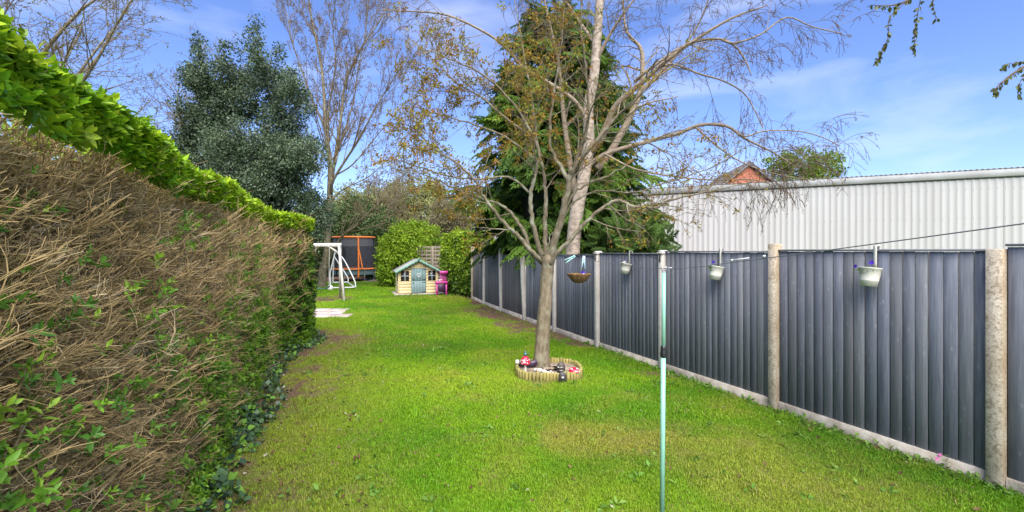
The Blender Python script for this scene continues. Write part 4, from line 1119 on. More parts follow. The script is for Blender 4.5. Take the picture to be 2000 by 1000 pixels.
for q in range(4): mb.f[4].append(np.array([(e0 + q, e0 + q + 1, e0 + k - 2 - q, e0 + k - 1 - q)]))
mb.build('hedge_shade_core', M_core, HG)
# brown stems
def stems(n_, y0, y1, seed, sc_, zlo=0.0, zhi=2.30):
    y = rng.uniform(y0, y1, n_); z = zlo + (zhi - zlo) * rng.random(n_) ** .92
    keep = rng.random(n_) > sstep(7.8, 9.6, y) * (.35 + .65 * sstep(2.0, 1.0, z))
    y, z = y[keep], z[keep]; n_ = len(y)
    P = hedge_pt(y, z, rng.uniform(-.14, .0, n_))
    sweep = R(12) + R(48) * sstep(.7, 2.2, z + (fnoise(y * 1.4, z * 1.4, 34) - .5) * 1.6)
    rot = np.stack([rng.normal(0, .2, n_), sweep + rng.normal(0, .22, n_), np.full(n_, HYAW + math.pi) + rng.normal(0, .25, n_)], 1)
    gr = fnoise(y * 1.5, z * 2.2, 33)
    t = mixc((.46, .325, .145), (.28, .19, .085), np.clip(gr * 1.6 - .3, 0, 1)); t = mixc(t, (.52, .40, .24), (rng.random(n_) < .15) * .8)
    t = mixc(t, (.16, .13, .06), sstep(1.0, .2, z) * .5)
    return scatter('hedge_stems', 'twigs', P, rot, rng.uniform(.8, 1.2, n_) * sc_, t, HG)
stems(2100, .2, 2.8, 1, .9); stems(2200, 2.6, 5.5, 2, 1.1); stems(1800, 5.4, 9.9, 3, 1.35)
# leafy sprigs on the stems: the large near ones singly, the rest together
spr_m = []
for q in range(8):
    c = [(.15, .32, .025), (.21, .40, .03), (.10, .24, .03), (.27, .43, .04)][q % 4]
    spr_m.append(sprig(int(rng.integers(5, 10)), .060, .026, leaf_mat('hedge_leaf_%d' % q, c, tinted=False, trans=.3, rough=.4, var=.3), .05))
def sprig_where(n_, y0, y1):
    y = rng.uniform(y0, y1, n_ * 6); z = rng.uniform(.03, 2.2, n_ * 6)
    pr_ = .10 + .9 * sstep(1.75, .2, z + (fnoise(y * 1.2, z * 1.2, 51) - .5) * 1.3) * (.4 + .6 * sstep(1.5, 4, y))
    pr_ = pr_ * (.15 + .85 * sstep(.38, .62, fnoise(y * 2.3, z * 2.3, 52)))
    k2 = rng.random(n_ * 6) < pr_; return y[k2][:n_], z[k2][:n_]
y, z = sprig_where(290, 1.0, 3.8)
P = hedge_pt(y, z, rng.uniform(.04, .14, len(y)))
for q in range(len(y)):
    o = obj('leaf_sprig', spr_m[int(rng.integers(0, 8))], HG)
    o.location = P[q]; dirv = unit(HN * 1.0 + np.array([0, 0, .8]) + rng.normal(size=3) * .45)
    o.rotation_euler = Vector(dirv).to_track_quat('Z', 'X').to_euler(); o.rotation_euler.rotate_axis('Z', rng.uniform(0, 6.28))
    s_ = rng.uniform(.65, 1.2); o.scale = (s_, s_, s_)
y, z = sprig_where(3400, 3.2, 9.8); n_ = len(y)
def out_rot(n_, up=.8, sd=.45):
    out = np.empty((n_, 3))
    for q in range(n_):
        e = Vector(unit(HN + np.array([0, 0, up]) + rng.normal(size=3) * sd)).to_track_quat('Z', 'X').to_euler(); out[q] = (e.x, e.y, e.z)
    return out
scatter('side_leaves', 'sprig', hedge_pt(y, z, rng.uniform(.03, .15, n_)), out_rot(n_), rng.uniform(.8, 1.35, n_), mixc((.09, .20, .02), (.24, .41, .03), rng.random(n_)), HG)
y, z = sprig_where(500, .6, 3.2); n_ = len(y)
scatter('side_leaves', 'sprig', hedge_pt(y, z, rng.uniform(-.02, .09, n_)), out_rot(n_), rng.uniform(.6, 1.1, n_), mixc((.08, .19, .02), (.19, .36, .03), rng.random(n_)), HG)
# leafy top: a dome from the face edge back
def top_leaves(n_, y0, y1, scl, front):
    y = rng.uniform(y0, y1, n_); u = rng.random(n_) ** 1.6; fr_ = rng.random(n_) < front
    hi = 2.57 + .08 * sstep(3.0, 1.0, y) + (fnoise(y * 2.2, y * 0, 8) - .5) * .14
    lo_ = 2.44 + (fnoise(y * 2.6, y * 0 + 5, 9) - .5) * .16
    zf = lo_ - .10 + (hi - lo_ + .10) * rng.random(n_) ** .6
    z = np.where(fr_, zf, hi + .06 * np.sin(u * 3.1) - rng.random(n_) * .05)
    off = np.where(fr_, .06 + .06 * rng.random(n_) - .16 * sstep(.5, 1, (zf - lo_) / .3), -.02 - u * 1.0)
    P = hedge_pt(y, z, off)
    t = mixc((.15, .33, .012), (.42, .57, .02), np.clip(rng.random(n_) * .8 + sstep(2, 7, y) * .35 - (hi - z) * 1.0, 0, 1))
    t = mixc(t, (.44, .52, .04), (rng.random(n_) < .14) * .7); t = mixc(t, (.06, .16, .015), (rng.random(n_) < .16) * .7)
    rot = np.empty((n_, 3))
    for q in range(n_):
        e = Vector(unit(np.array([0, 0, 1.0]) + HN * (.7 * (1 - u[q])) + rng.normal(size=3) * .65)).to_track_quat('Z', 'X').to_euler(); rot[q] = (e.x, e.y, e.z)
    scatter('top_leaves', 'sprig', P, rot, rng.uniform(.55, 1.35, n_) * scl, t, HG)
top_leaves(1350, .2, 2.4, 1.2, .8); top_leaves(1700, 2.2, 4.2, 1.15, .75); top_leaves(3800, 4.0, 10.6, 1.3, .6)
mb = MB(); rows_ = []
for y in ys:
    for off, z in ((-.14, 2.27), (-.2, 2.36), (-.5, 2.45), (-1.1, 2.45), (-1.12, 2.27)): rows_.append(hedge_pt(np.array(y), np.array(z), off))
mb.add(np.array(rows_).reshape(-1, 3), [(q * 5 + i, q * 5 + (i + 1) % 5, q * 5 + 5 + (i + 1) % 5, q * 5 + 5 + i) for q in range(len(ys) - 1) for i in range(5)])
mb.build('top_shade_core', M_coreg, HG)  # dark box whose colour stands for shade under the top leaves
# dark leafy far end
n_ = 2600
y = rng.uniform(8.0, 10.75, n_); z = rng.uniform(0, 2.3, n_); ok = rng.random(n_) < sstep(7.8, 9.6, y + (fnoise(y, z * 1.5, 5) - .5) * 1.5 - .5 * sstep(1.5, 2.3, z)); y, z = y[ok], z[ok]
P = hedge_pt(y, z, rng.uniform(-.12, .06, len(y)))
ye = rng.uniform(0, 1, 900); ze = rng.uniform(0, 2.35, 900); Pe = hedge_pt(np.full(900, 10.6), ze, -ye * 1.1); Pe[:, 1] += rng.uniform(-.05, .12, 900) - .15 * ye
P = np.vstack([P, Pe]); n_ = len(P)
dk = fnoise(P[:, 1] * 2.5, P[:, 2] * 1.5, 63)
t = mixc((.035, .075, .018), (.11, .22, .03), np.clip(rng.random(n_) * 1.1 - .25 + (dk - .5), 0, 1)); t = mixc(t, (.06, .03, .03), ((P[:, 1] > 10.2) & (P[:, 2] > 1.2)) * rng.uniform(.2, .9, n_))
scatter('end_leaves', 'sprig', P, out_rot(n_, .4, .6), rng.uniform(1.0, 1.6, n_), t, HG)

# ivy along the foot of the hedge
n_ = 1700; y = rng.uniform(1.6, 10.2, n_); y = y[(fnoise(y * 1.9, y * 0 + 1, 73) + rng.uniform(-.25, .25, n_)) > .42]; n_ = len(y); d_ = rng.random(n_) ** 1.5 * .42 * (.5 + fnoise(y * 1.3, y * 0 + 3, 71)) - .05
P = np.stack([hedge_x(y) + d_ / .932, y, ground_z(hedge_x(y), y) + .03 + rng.random(n_) ** 2 * .28 * np.clip(1 - d_ / .3, 0, 1)], 1)
t = mixc((.022, .05, .03), (.07, .13, .05), rng.random(n_)); t = mixc(t, (.13, .26, .03), (rng.random(n_) < .3) * .9); t = mixc(t, (.10, .13, .11), (rng.random(n_) < .06) * .8)
o = scatter('ivy_ground_cover', 'ivy', P, rnd_rot(n_, .7), rng.uniform(.55, 1.15, n_), t)
tag(o, 'dark ivy creeping along the foot of the clipped hedge', 'ivy')

# small seedlings at the fence foot
for k, (px_, py_, fl, lb) in enumerate(((1541, 790, None, 'small leafy seedling growing beside the brown weathered post'), (1840, 905, M_pinkp, 'low weed with pink flowers at the fence foot near the nearest post'), (1885, 905, None, 'wispy green weed against the fence boards near the nearest post'), (1775, 870, None, 'leafy weed at the gravel board below the nearest bucket'))):
    Z = 1710 / (py_ + 8 - 490); c = at(px_, py_ + 8, Z); c[2] = 0
    S_ = thing('seedling', lb, 'weed', tuple(c), 0, 'weeds at the fence foot')
    mb = MB(); lf = MB()
    for q in range(5):
        a = rng.uniform(0, 6.28); h = rng.uniform(.06, .17); tp = c + [.05 * math.cos(a), .05 * math.sin(a), h]
        mb.tube([c, (c + tp) / 2 + [.004, 0, .01], tp], [.002, .0016, .001], 4)
        for w in np.linspace(.4, 1, 4):
            b_ = c + (tp - c) * w; a2 = rng.uniform(0, 6.28); lf.leaf(b_, [math.cos(a2), math.sin(a2), .4], [0, 0, 1], rng.uniform(.025, .045), .018)
    mb.build('stem', M_twig, S_); lf.build('leaves', leaf_mat('weed_leaf_%d' % k, (.12, .22, .05), tinted=False), S_)
    if fl:
        for q in range(4): flower(S_, c + [rng.uniform(-.06, .06), rng.uniform(-.05, .05), rng.uniform(.06, .13)], .018, fl, True, (-.4, -1, .5))

# ------------------------------------------------------------------ trees
def bark(name, c1, c2, c3=None, scale=6, stretch=(1, 1, .35), bump=.8, lich=None):
    m, n, l, b = nodes_of(name)
    tc = n.new('ShaderNodeTexCoord'); mp = n.new('ShaderNodeMapping'); mp.inputs['Scale'].default_value = stretch; l.new(tc.outputs['Object'], mp.inputs['Vector'])
    a = n.new('ShaderNodeTexNoise'); a.inputs['Scale'].default_value = scale * 2.5; a.inputs['Detail'].default_value = 9; a.inputs['Roughness'].default_value = .7; l.new(mp.outputs[0], a.inputs['Vector'])
    r = ramp(n, [(.32, c2), (.55, c1), (.75, c3 or c1)]); l.new(a.outputs['Fac'], r.inputs[0]); out = r.outputs[0]
    if lich:
        k = n.new('ShaderNodeTexNoise'); k.inputs['Scale'].default_value = 7; k.inputs['Detail'].default_value = 6; l.new(tc.outputs['Object'], k.inputs['Vector'])
        kr = ramp(n, [(.52, (0, 0, 0)), (.66, (.75, .75, .75))]); l.new(k.outputs['Fac'], kr.inputs[0])
        mx = n.new('ShaderNodeMix'); mx.data_type = 'RGBA'; l.new(kr.outputs[0], mx.inputs[0]); l.new(out, mx.inputs[6]); mx.inputs[7].default_value = (*lich, 1); out = mx.outputs[2]
    l.new(out, b.inputs['Base Color']); b.inputs['Roughness'].default_value = .92; b.inputs['Specular IOR Level'].default_value = .2
    bp = n.new('ShaderNodeBump'); bp.inputs['Strength'].default_value = bump; bp.inputs['Distance'].default_value = .012; l.new(a.outputs['Fac'], bp.inputs['Height']); l.new(bp.outputs[0], b.inputs['Normal'])
    return m
M_bark = bark('grey_brown_bark', (.20, .16, .105), (.09, .068, .042), (.29, .25, .17), lich=(.26, .25, .17))
M_limb = bark('lichened_limb_bark', (.17, .14, .09), (.08, .065, .04), (.26, .24, .17), scale=8, lich=(.29, .29, .21))
M_twigbark = bark('thin_twig_bark', (.13, .095, .06), (.08, .055, .04), (.19, .16, .11), scale=9)
M_paletwig = bark('pale_twig_bark', (.19, .15, .095), (.12, .09, .06), (.25, .21, .145), scale=9)
M_birch = bark('birch_bark', (.40, .33, .26), (.10, .075, .055), (.47, .40, .33), scale=1.6, stretch=(1.2, 1.2, 2.6), bump=.5, lich=(.22, .175, .13))
M_birchlimb = bark('birch_limb_bark', (.25, .20, .14), (.14, .10, .07), (.34, .28, .21), scale=4, stretch=(1, 1, 2))
M_darktwig = bark('dark_twig_bark', (.12, .085, .065), (.07, .05, .04), (.17, .125, .09), scale=9)

def grow_path(p0, d, L, n_, wander, grav):
    pts = [np.array(p0, float)]; d = unit(d)
    for i in range(n_):
        d = unit(d + rng.normal(size=3) * wander + np.array([0, 0, grav / n_])); pts.append(pts[-1] + d * L / n_)
    return np.array(pts)
def sub(path, rad, lv, spec, store):
    """spec[lv] = (per metre, length range, angle, gravity, wander, radius ratio, steps, start)"""
    if lv >= len(spec): store['tips'].append((path[-1], unit(path[-1] - path[-2]))); return
    per, (l0, l1), ang, grav, wan, rr_, steps, start = spec[lv]
    seg = np.linalg.norm(np.diff(path, axis=0), axis=1); cum = np.concatenate([[0], np.cumsum(seg)]); tot = cum[-1]
    k = max(1, int(tot * (1 - start) * per + rng.random()))
    for _ in range(k):
        q = start + (1 - start) * rng.random(); s_ = q * tot; i = min(np.searchsorted(cum, s_) - 1, len(seg) - 1); i = max(i, 0)
        f = (s_ - cum[i]) / (seg[i] + 1e-9); p = path[i] + (path[i + 1] - path[i]) * f; tg = unit(path[i + 1] - path[i])
        rp = np.interp(s_, cum, rad)
        pv = rng.normal(size=3); pv = unit(pv - tg * pv.dot(tg))
        a = R(ang) * rng.uniform(.7, 1.3); d = tg * math.cos(a) + pv * math.sin(a)
        L = rng.uniform(l0, l1) * (1.15 - .6 * q)
        r0 = max(min(rp * rr_, rp * .9), store['rmin']); np_ = grow_path(p, d, L, steps, wan, grav); rd = np.linspace(r0, max(r0 * .35, store['rmin'] * .8), steps + 1)
        store['tubes'].setdefault(lv, []).append((np_, rd))
        if lv + 1 >= len(spec): store['tips'].append((np_[-1], unit(np_[-1] - np_[-2]))); store['tips'].append((np_[len(np_) // 2], unit(d)))
        else: sub(np_, rd, lv + 1, spec, store)
def twigs_obj(store, lvs, name, m, parent, sides=4):
    mb = MB()
    for lv in lvs:
        for p, r in store['tubes'].get(lv, []): mb.tube(p, r, sides)
    if mb.n: return stuff(mb.build(name, m, parent, True))
def bud_leaves(store, parent, name, n_max, c1, c2, s0, s1, keep=lambda p: True, key='bud'):
    tp = [t_ for t_ in store['tips'] if keep(t_[0])]; rng.shuffle(tp) if len(tp) < 2 else None
    idx = rng.permutation(len(tp))[:n_max]; P = np.array([tp[i][0] for i in idx]); n_ = len(P)
    if n_: scatter(name, key, P, rnd_rot(n_), rng.uniform(s0, s1, n_), mixc(c1, c2, rng.random(n_)), parent)

# --- young tree in the log ring
TZ = 7.37
def P2(lst, z0, z1): return smooth_path([at(x, y, z0 + (z1 - z0) * i / max(len(lst) - 1, 1)) for i, (x, y) in enumerate(lst)], 4)
YT = thing('young_tree', 'young tree with lichened limbs and bronze new leaves in the log ring', 'tree', (.45, TZ, 0))
tp_ = smooth_path([at(1056, 735, TZ), at(1057, 715, TZ), at(1060, 660, TZ), at(1064, 600, TZ), at(1068, 545, TZ), at(1070, 515, TZ), at(1071, 497, TZ)], 5)
mb = MB(); mb.tube(tp_, np.interp(np.linspace(0, 1, len(tp_)), [0, .12, .3, .6, .8, .9, 1], [.175, .140, .114, .100, .098, .115, .085]), 22)
vv = mb.v[0]; vv += (fnoise(vv[:, 2] * 6, np.arctan2(vv[:, 1] - TZ, vv[:, 0] - .5) * 3, 5)[:, None] - .5) * .03 * np.stack([np.cos(np.arctan2(vv[:, 1] - TZ, vv[:, 0] - .5)), np.sin(np.arctan2(vv[:, 1] - TZ, vv[:, 0] - .5)), 0 * vv[:, 0]], 1)
mb.build('trunk', M_bark, YT, True)
limbs = [
    ([(1062, 512), (1039, 493), (1015, 463), (999, 450), (977, 425), (961, 407), (942, 380), (931, 355), (900, 325), (850, 290), (805, 250)], 7.37, 6.7, .050),
    ([(1060, 515), (1034, 485), (1026, 458), (1012, 436), (996, 415), (972, 398), (940, 388), (900, 372), (850, 350), (800, 330)], 7.4, 7.9, .046),
    ([(1066, 512), (1053, 485), (1042, 444), (1037, 412), (1037, 380), (1042, 358), (1047, 331), (1053, 300), (1035, 255), (1000, 200), (950, 150), (890, 120), (830, 95)], 7.35, 7.0, .052),
    ([(1068, 510), (1065, 480), (1065, 439), (1066, 401), (1064, 363), (1061, 336), (1050, 280), (1040, 200), (1022, 100), (1005, 0)], 7.42, 8.1, .056),
    ([(1074, 512), (1077, 488), (1093, 439), (1104, 401), (1111, 363), (1115, 344), (1123, 326), (1139, 304), (1163, 277), (1195, 240), (1245, 190), (1310, 130), (1390, 85)], 7.37, 6.9, .078),
    ([(1111, 355), (1095, 326), (1082, 304), (1074, 277), (1078, 210), (1092, 110), (1105, 0), (1110, -60)], 7.3, 7.8, .045),
    ([(1121, 328), (1134, 290), (1143, 264), (1150, 220), (1146, 150), (1138, 70), (1132, -40)], 7.3, 6.7, .045),
    ([(1074, 516), (1085, 500), (1109, 474), (1139, 439), (1166, 415), (1190, 398), (1210, 391), (1230, 400), (1258, 404), (1282, 404), (1310, 390), (1360, 380), (1420, 365), (1475, 352)], 7.3, 6.6, .046),
    ([(1084, 455), (1093, 428), (1118, 382), (1139, 363), (1172, 350), (1196, 339), (1231, 315), (1250, 290), (1300, 262), (1360, 250)], 7.3, 7.0, .028),
    ([(1085, 455), (1096, 434), (1115, 401), (1139, 382), (1172, 373), (1204, 374), (1240, 376), (1300, 358), (1380, 330), (1440, 300)], 7.3, 8.0, .028),
    ([(1037, 380), (1010, 355), (983, 345), (934, 350), (870, 343), (815, 325), (775, 312)], 7.3, 6.6, .026),
    ([(1050, 315), (1020, 290), (975, 262), (915, 240), (860, 225), (805, 205)], 7.2, 7.6, .028),
    ([(1045, 270), (1000, 240), (940, 190), (890, 160), (850, 120), (800, 75)], 7.3, 8.2, .026),
    ([(1061, 500), (1072, 480), (1074, 462), (1079, 455)], 7.2, 7.1, .022),
]
st = {'tubes': {}, 'tips': [], 'rmin': .0032}
spec = [(6.0, (.45, 1.2), 52, .25, .10, .45, 6, .25), (8.0, (.2, .6), 50, .15, .14, .6, 4, .15), (11.0, (.10, .28), 50, .1, .18, .7, 3, .2)]
for lst, z0, z1, r0 in limbs:
    p = P2(lst, z0, z1); p = p + np.concatenate([np.zeros((4, 3)), rng.normal(size=(len(p) - 4, 3)) * .008]); rd = np.interp(np.linspace(0, 1, len(p)), [0, .5, 1], [r0 * .84, r0 * .52, .007])
    MB().tube(p, rd, 9, cap=True).build('branch', M_limb, YT, True)
    if len(lst) > 5: sub(p, rd, 0, spec, st)
twigs_obj(st, [0], 'side_branches', M_limb, YT, 5); twigs_obj(st, [1], 'twigs', M_paletwig, YT, 4); twigs_obj(st, [2], 'twigs', M_twigbark, YT, 3)
lw = lambda p: rng.random() < (.85 if p[0] < .9 else .28)
bud_leaves(st, YT, 'young_leaves', 3300, (.30, .135, .022), (.23, .24, .03), .6, 1.3, lw)
print('young tips', len(st['tips']))

# --- silver birch behind the fence
BZ = 11.2
BT = thing('birch_tree', 'silver birch with pale trunk and long drooping twigs behind the fence', 'tree', tuple(at(1124, 490, BZ)[:2]) + (0,))
bp_ = smooth_path([at(1112, 645, BZ), at(1116, 540, BZ), at(1124, 430, BZ), at(1143, 330, BZ), at(1150, 270, BZ), at(1149, 210, BZ), at(1160, 150, BZ), at(1166, 80, BZ), at(1171, 0, BZ), at(1176, -120, BZ), at(1180, -300, BZ)], 5)
MB().tube(bp_, np.interp(np.linspace(0, 1, len(bp_)), [0, .15, .5, .8, 1], [.23, .17, .125, .10, .04]), 18).build('trunk', M_birch, BT, True)
bl = [
    ([(1148, 300), (1175, 268), (1200, 212), (1225, 186), (1255, 160), (1300, 120), (1355, 80), (1430, 35), (1500, 10)], 11.2, 9.5, .10),
    ([(1165, 330), (1190, 300), (1225, 240), (1250, 180), (1255, 126), (1250, 92), (1225, 63), (1217, 10), (1215, -60)], 11.2, 12.2, .10),
    ([(1250, 180), (1284, 147), (1309, 122), (1347, 76), (1376, 21), (1395, -50)], 11.8, 11.5, .05),
    ([(1145, 330), (1180, 302), (1263, 277), (1326, 260), (1368, 244), (1418, 246), (1452, 269), (1486, 286), (1519, 303), (1560, 330)], 11.2, 9.8, .06),
    ([(1440, 262), (1460, 266), (1494, 256), (1557, 256), (1603, 267), (1640, 285)], 10.1, 10.4, .022),
    ([(1240, 160), (1263, 139), (1339, 88), (1402, 76), (1435, 90), (1456, 118), (1467, 147)], 10.9, 9.5, .042),
    ([(1410, 78), (1435, 84), (1486, 67), (1536, 34), (1586, 52), (1645, 66)], 9.8, 9.8, .026),
    ([(1290, 130), (1318, 126), (1368, 145), (1410, 157), (1452, 181), (1473, 214), (1490, 250)], 10.4, 9.9, .028),
    ([(1150, 240), (1120, 195), (1060, 155), (1025, 135), (990, 95), (950, 65), (875, 30), (800, 22), (740, 20)], 11.2, 10.2, .055),
    ([(1160, 130), (1190, 70), (1230, 10), (1290, -60)], 11.2, 10.6, .05),
    ([(1165, 90), (1130, 40), (1090, -20), (1050, -80)], 11.2, 11.8, .05),
    ([(1130, 400), (1115, 330), (1105, 260), (1098, 200), (1090, 120), (1070, 30), (1050, -60)], 11.4, 12.0, .09),
    ([(1360, 250), (1420, 300), (1480, 330), (1540, 345), (1590, 352)], 10.2, 9.4, .02),
    ([(1180, 300), (1240, 330), (1320, 345), (1400, 352), (1460, 350), (1500, 358)], 10.8, 9.6, .026),
]
st = {'tubes': {}, 'tips': [], 'rmin': .0042}
spec_b = [(4.2, (.6, 1.5), 48, -.2, .10, .36, 7, .3), (6.5, (.35, 1.1), 45, -1.1, .10, .5, 5, .2), (6.5, (.15, .45), 40, -.9, .12, .7, 3, .2)]
for lst, z0, z1, r0 in bl:
    p = P2(lst, z0, z1); rd = np.interp(np.linspace(0, 1, len(p)), [0, .5, 1], [r0, r0 * .6, .010])
    MB().tube(p, rd, 9, cap=True).build('branch', M_birchlimb, BT, True); sub(p, rd, 0, spec_b, st)
twigs_obj(st, [0], 'side_branches', M_birchlimb, BT, 5); twigs_obj(st, [1], 'twigs', M_darktwig, BT, 4); twigs_obj(st, [2], 'twigs', M_darktwig, BT, 3)
bud_leaves(st, BT, 'catkins_and_buds', 3000, (.16, .10, .035), (.20, .17, .04), .3, .6)
print('birch tips', len(st['tips']))

# --- conifer behind the fence
CN = thing('conifer_tree', 'broad green cypress conifer with drooping sprays behind the fence', 'tree', (1.45, 14.6, 0))
cx, cy = 1.45, 14.6
MB().tube([(cx, cy, 0), (cx + .05, cy, 3), (cx, cy, 8.8)], [.28, .2, .03], 12).build('trunk', M_bark, CN, True)
Pl, Rl, Fl, Bl = [], [], [], []
for k in range(190):
    zb = 1.9 + 7.5 * rng.random() ** 1.1; q = (zb - 1.9) / 7.8; a = rng.uniform(0, 2 * math.pi)
    env_r = 3.3 * (1 - q) ** .56 * rng.uniform(.45, 1.12); bt = rng.random()
    m_ = int(12 + env_r * 11)
    f = rng.uniform(.28, 1.0, m_) ** .7; w = rng.normal(0, .13 + .10 / max(env_r, .5), m_) * (.5 + f)
    rr_ = env_r * f
    Pl.append(np.stack([cx + rr_ * np.cos(a + w), cy + rr_ * np.sin(a + w), zb + .35 * rr_ * .5 - .16 * rr_ ** 2 * .55 + rng.normal(0, .12, m_)], 1))
    Rl.append(np.stack([rng.normal(-.35, .35, m_), rng.normal(0, .35, m_), a + w - math.pi / 2 + rng.normal(0, .5, m_)], 1)); Fl.append(f); Bl.append(np.full(m_, bt))
    if k % 2 == 0 and not (zb < 3.8 and fence_dist(cx + .9 * env_r * math.cos(a), cy + .9 * env_r * math.sin(a)) > -.3): MB().tube([(cx, cy, zb - .1), (cx + .55 * env_r * math.cos(a), cy + .55 * env_r * math.sin(a), zb + .05 * env_r), (cx + .9 * env_r * math.cos(a), cy + .9 * env_r * math.sin(a), zb - .04 * env_r ** 2)], [.05, .025, .008], 5).build('branch', M_bark, CN, True)
P, rot, f, bt = np.vstack(Pl), np.vstack(Rl), np.concatenate(Fl), np.concatenate(Bl); n_ = len(P)
front = fence_dist(P[:, 0], P[:, 1]) > .15; zmin = 2.1 + 1.3 * sstep(1.2, -.9, P[:, 0]); ok = ~(front & (P[:, 2] < zmin)) & (P[:, 2] > .8)
P, rot, f, bt = P[ok], rot[ok], f[ok], bt[ok]; n_ = len(P)
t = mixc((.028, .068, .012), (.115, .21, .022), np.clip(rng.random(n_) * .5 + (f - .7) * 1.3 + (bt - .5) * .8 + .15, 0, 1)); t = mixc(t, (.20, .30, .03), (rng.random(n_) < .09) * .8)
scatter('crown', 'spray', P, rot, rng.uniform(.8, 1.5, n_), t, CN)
dk_ = MB().lathe([(.1, 2.2), (1.2, 2.5), (1.3, 3.6), (.9, 5.2), (.4, 6.8), (.05, 7.8)], 16, (cx, cy, 0)); dk_.build('crown_shade_core', mat('conifer_inner_shade', (.02, .028, .012), (.035, .03, .02), scale=3, rough=1, bump=.5), CN, True)  # dark solid, the crown's inner shade put into its colour
# low conifer bush right of the birch
def leafy(name, label, cat, base, lobes, n_, key, c1, c2, s0, s1, trunk=None, bark_m=None, hilite=None, group=None, ground=0, shell=.5, core=None):
    T_ = thing(name, label, cat, (base[0], base[1], 0), 0, group)
    lobes = np.array(lobes, float); vol = (lobes[:, 3] * lobes[:, 4]); pick = rng.choice(len(lobes), n_, p=vol / vol.sum())
    d = rng.normal(size=(n_, 3)); d /= np.linalg.norm(d, axis=1)[:, None]; f = rng.uniform(shell, 1.0, n_) ** .7 * (.78 + .44 * fnoise(d[:, 0] * 2.5 + 9 + pick, d[:, 2] * 2.5 + d[:, 1] * 2.5 + 7, 19))
    lb = lobes[pick]; P = lb[:, :3] + d * f[:, None] * lb[:, [3, 3, 4]]
    k2 = P[:, 2] > ground + .05; P, d, f, pick = P[k2], d[k2], f[k2], pick[k2]; n_ = len(P)
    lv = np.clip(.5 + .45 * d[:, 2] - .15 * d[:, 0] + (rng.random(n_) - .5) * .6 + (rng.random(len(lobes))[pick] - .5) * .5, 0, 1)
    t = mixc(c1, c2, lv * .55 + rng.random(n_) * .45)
    if hilite is not None: t = mixc(t, hilite, (rng.random(n_) < .15) * .8)
    scatter('crown', key, P, rnd_rot(n_), rng.uniform(s0, s1, n_), t, T_)
    if trunk:
        for tr_ in trunk: MB().tube(tr_[0], tr_[1], 10).build('trunk', bark_m or M_bark, T_, True)
    return T_
leafy('conifer_bush', 'low feathery evergreen bush showing just above the capped posts', 'bush', at(1275, 490, 10.6), [tuple(at(1275, 488, 10.6)) + (.45, .42), tuple(at(1240, 470, 10.9)) + (.4, .45), tuple(at(1200, 470, 11.3)) + (.5, .5)], 420, 'spray', (.04, .085, .015), (.10, .18, .03), .5, .9, [([(3.2, 10.6, 0), (3.25, 10.6, 1.9)], [.05, .02])])

# --- dark holly behind the hedge
HZ = 19.0
def lobe(x, y, Z, r, h): return tuple(at(x, y, Z)) + (r, h)
hl = []
def env(y): return (np.interp(y, [15, 60, 130, 200, 300, 400, 500], [495, 470, 372, 345, 342, 365, 380]), np.interp(y, [15, 60, 130, 200, 300, 400, 500], [506, 520, 560, 600, 612, 605, 590]))
for _ in range(80):
    y_ = rng.uniform(130, 490); e0_, e1_ = env(y_); w_h = .45 + .75 * (y_ - 130) / 360
    hl.append(lobe(rng.uniform(e0_ + 12, e1_ - 12), y_, HZ + rng.uniform(-.8, 2.2), w_h * rng.uniform(.7, 1.2), w_h * rng.uniform(.7, 1.3)))
for x_, y_, r_, h_ in ((460, 200, 1.0, 1.0), (420, 230, .9, 1.0), (500, 210, .9, 1.1), (545, 230, .8, .9), (450, 280, 1.2, 1.2), (520, 290, 1.2, 1.2), (480, 350, 1.3, 1.3), (560, 330, 1.1, 1.1), (615, 405, .8, .8), (635, 425, .5, .5), (600, 440, .9, .9), (590, 380, .8, .8), (370, 380, 1.0, 1.2), (390, 430, 1.3, 1.2), (420, 330, 1.0, 1.0), (355, 330, .7, .8), (500, 45, .16, .7), (498, 85, .35, .9), (505, 130, .5, .9), (385, 75, .14, .7), (392, 115, .35, .8), (365, 150, .3, .5), (440, 120, .25, .8), (450, 160, .5, .7), (470, 100, .15, .5), (545, 110, .2, .6), (575, 150, .25, .5), (560, 180, .4, .5), (410, 165, .4, .6), (602, 215, .2, .4), (350, 200, .25, .5)):
    hl.append(lobe(x_, y_, HZ + rng.uniform(-.6, .6), r_, h_))
hb_ = at(480, 490, HZ)
leafy('holly_tree', 'tall dark evergreen holly rising behind the clipped hedge', 'tree', hb_, hl, 8600, 'dark', (.032, .06, .028), (.115, .16, .085), .7, 1.25, [([(hb_[0], HZ + .8, 0), (hb_[0] + .1, HZ + .8, 4), (at(490, 250, HZ)[0], HZ + .5, 7)], [.25, .15, .03])], bark_m=M_darktwig, shell=.15, hilite=(.13, .16, .12))

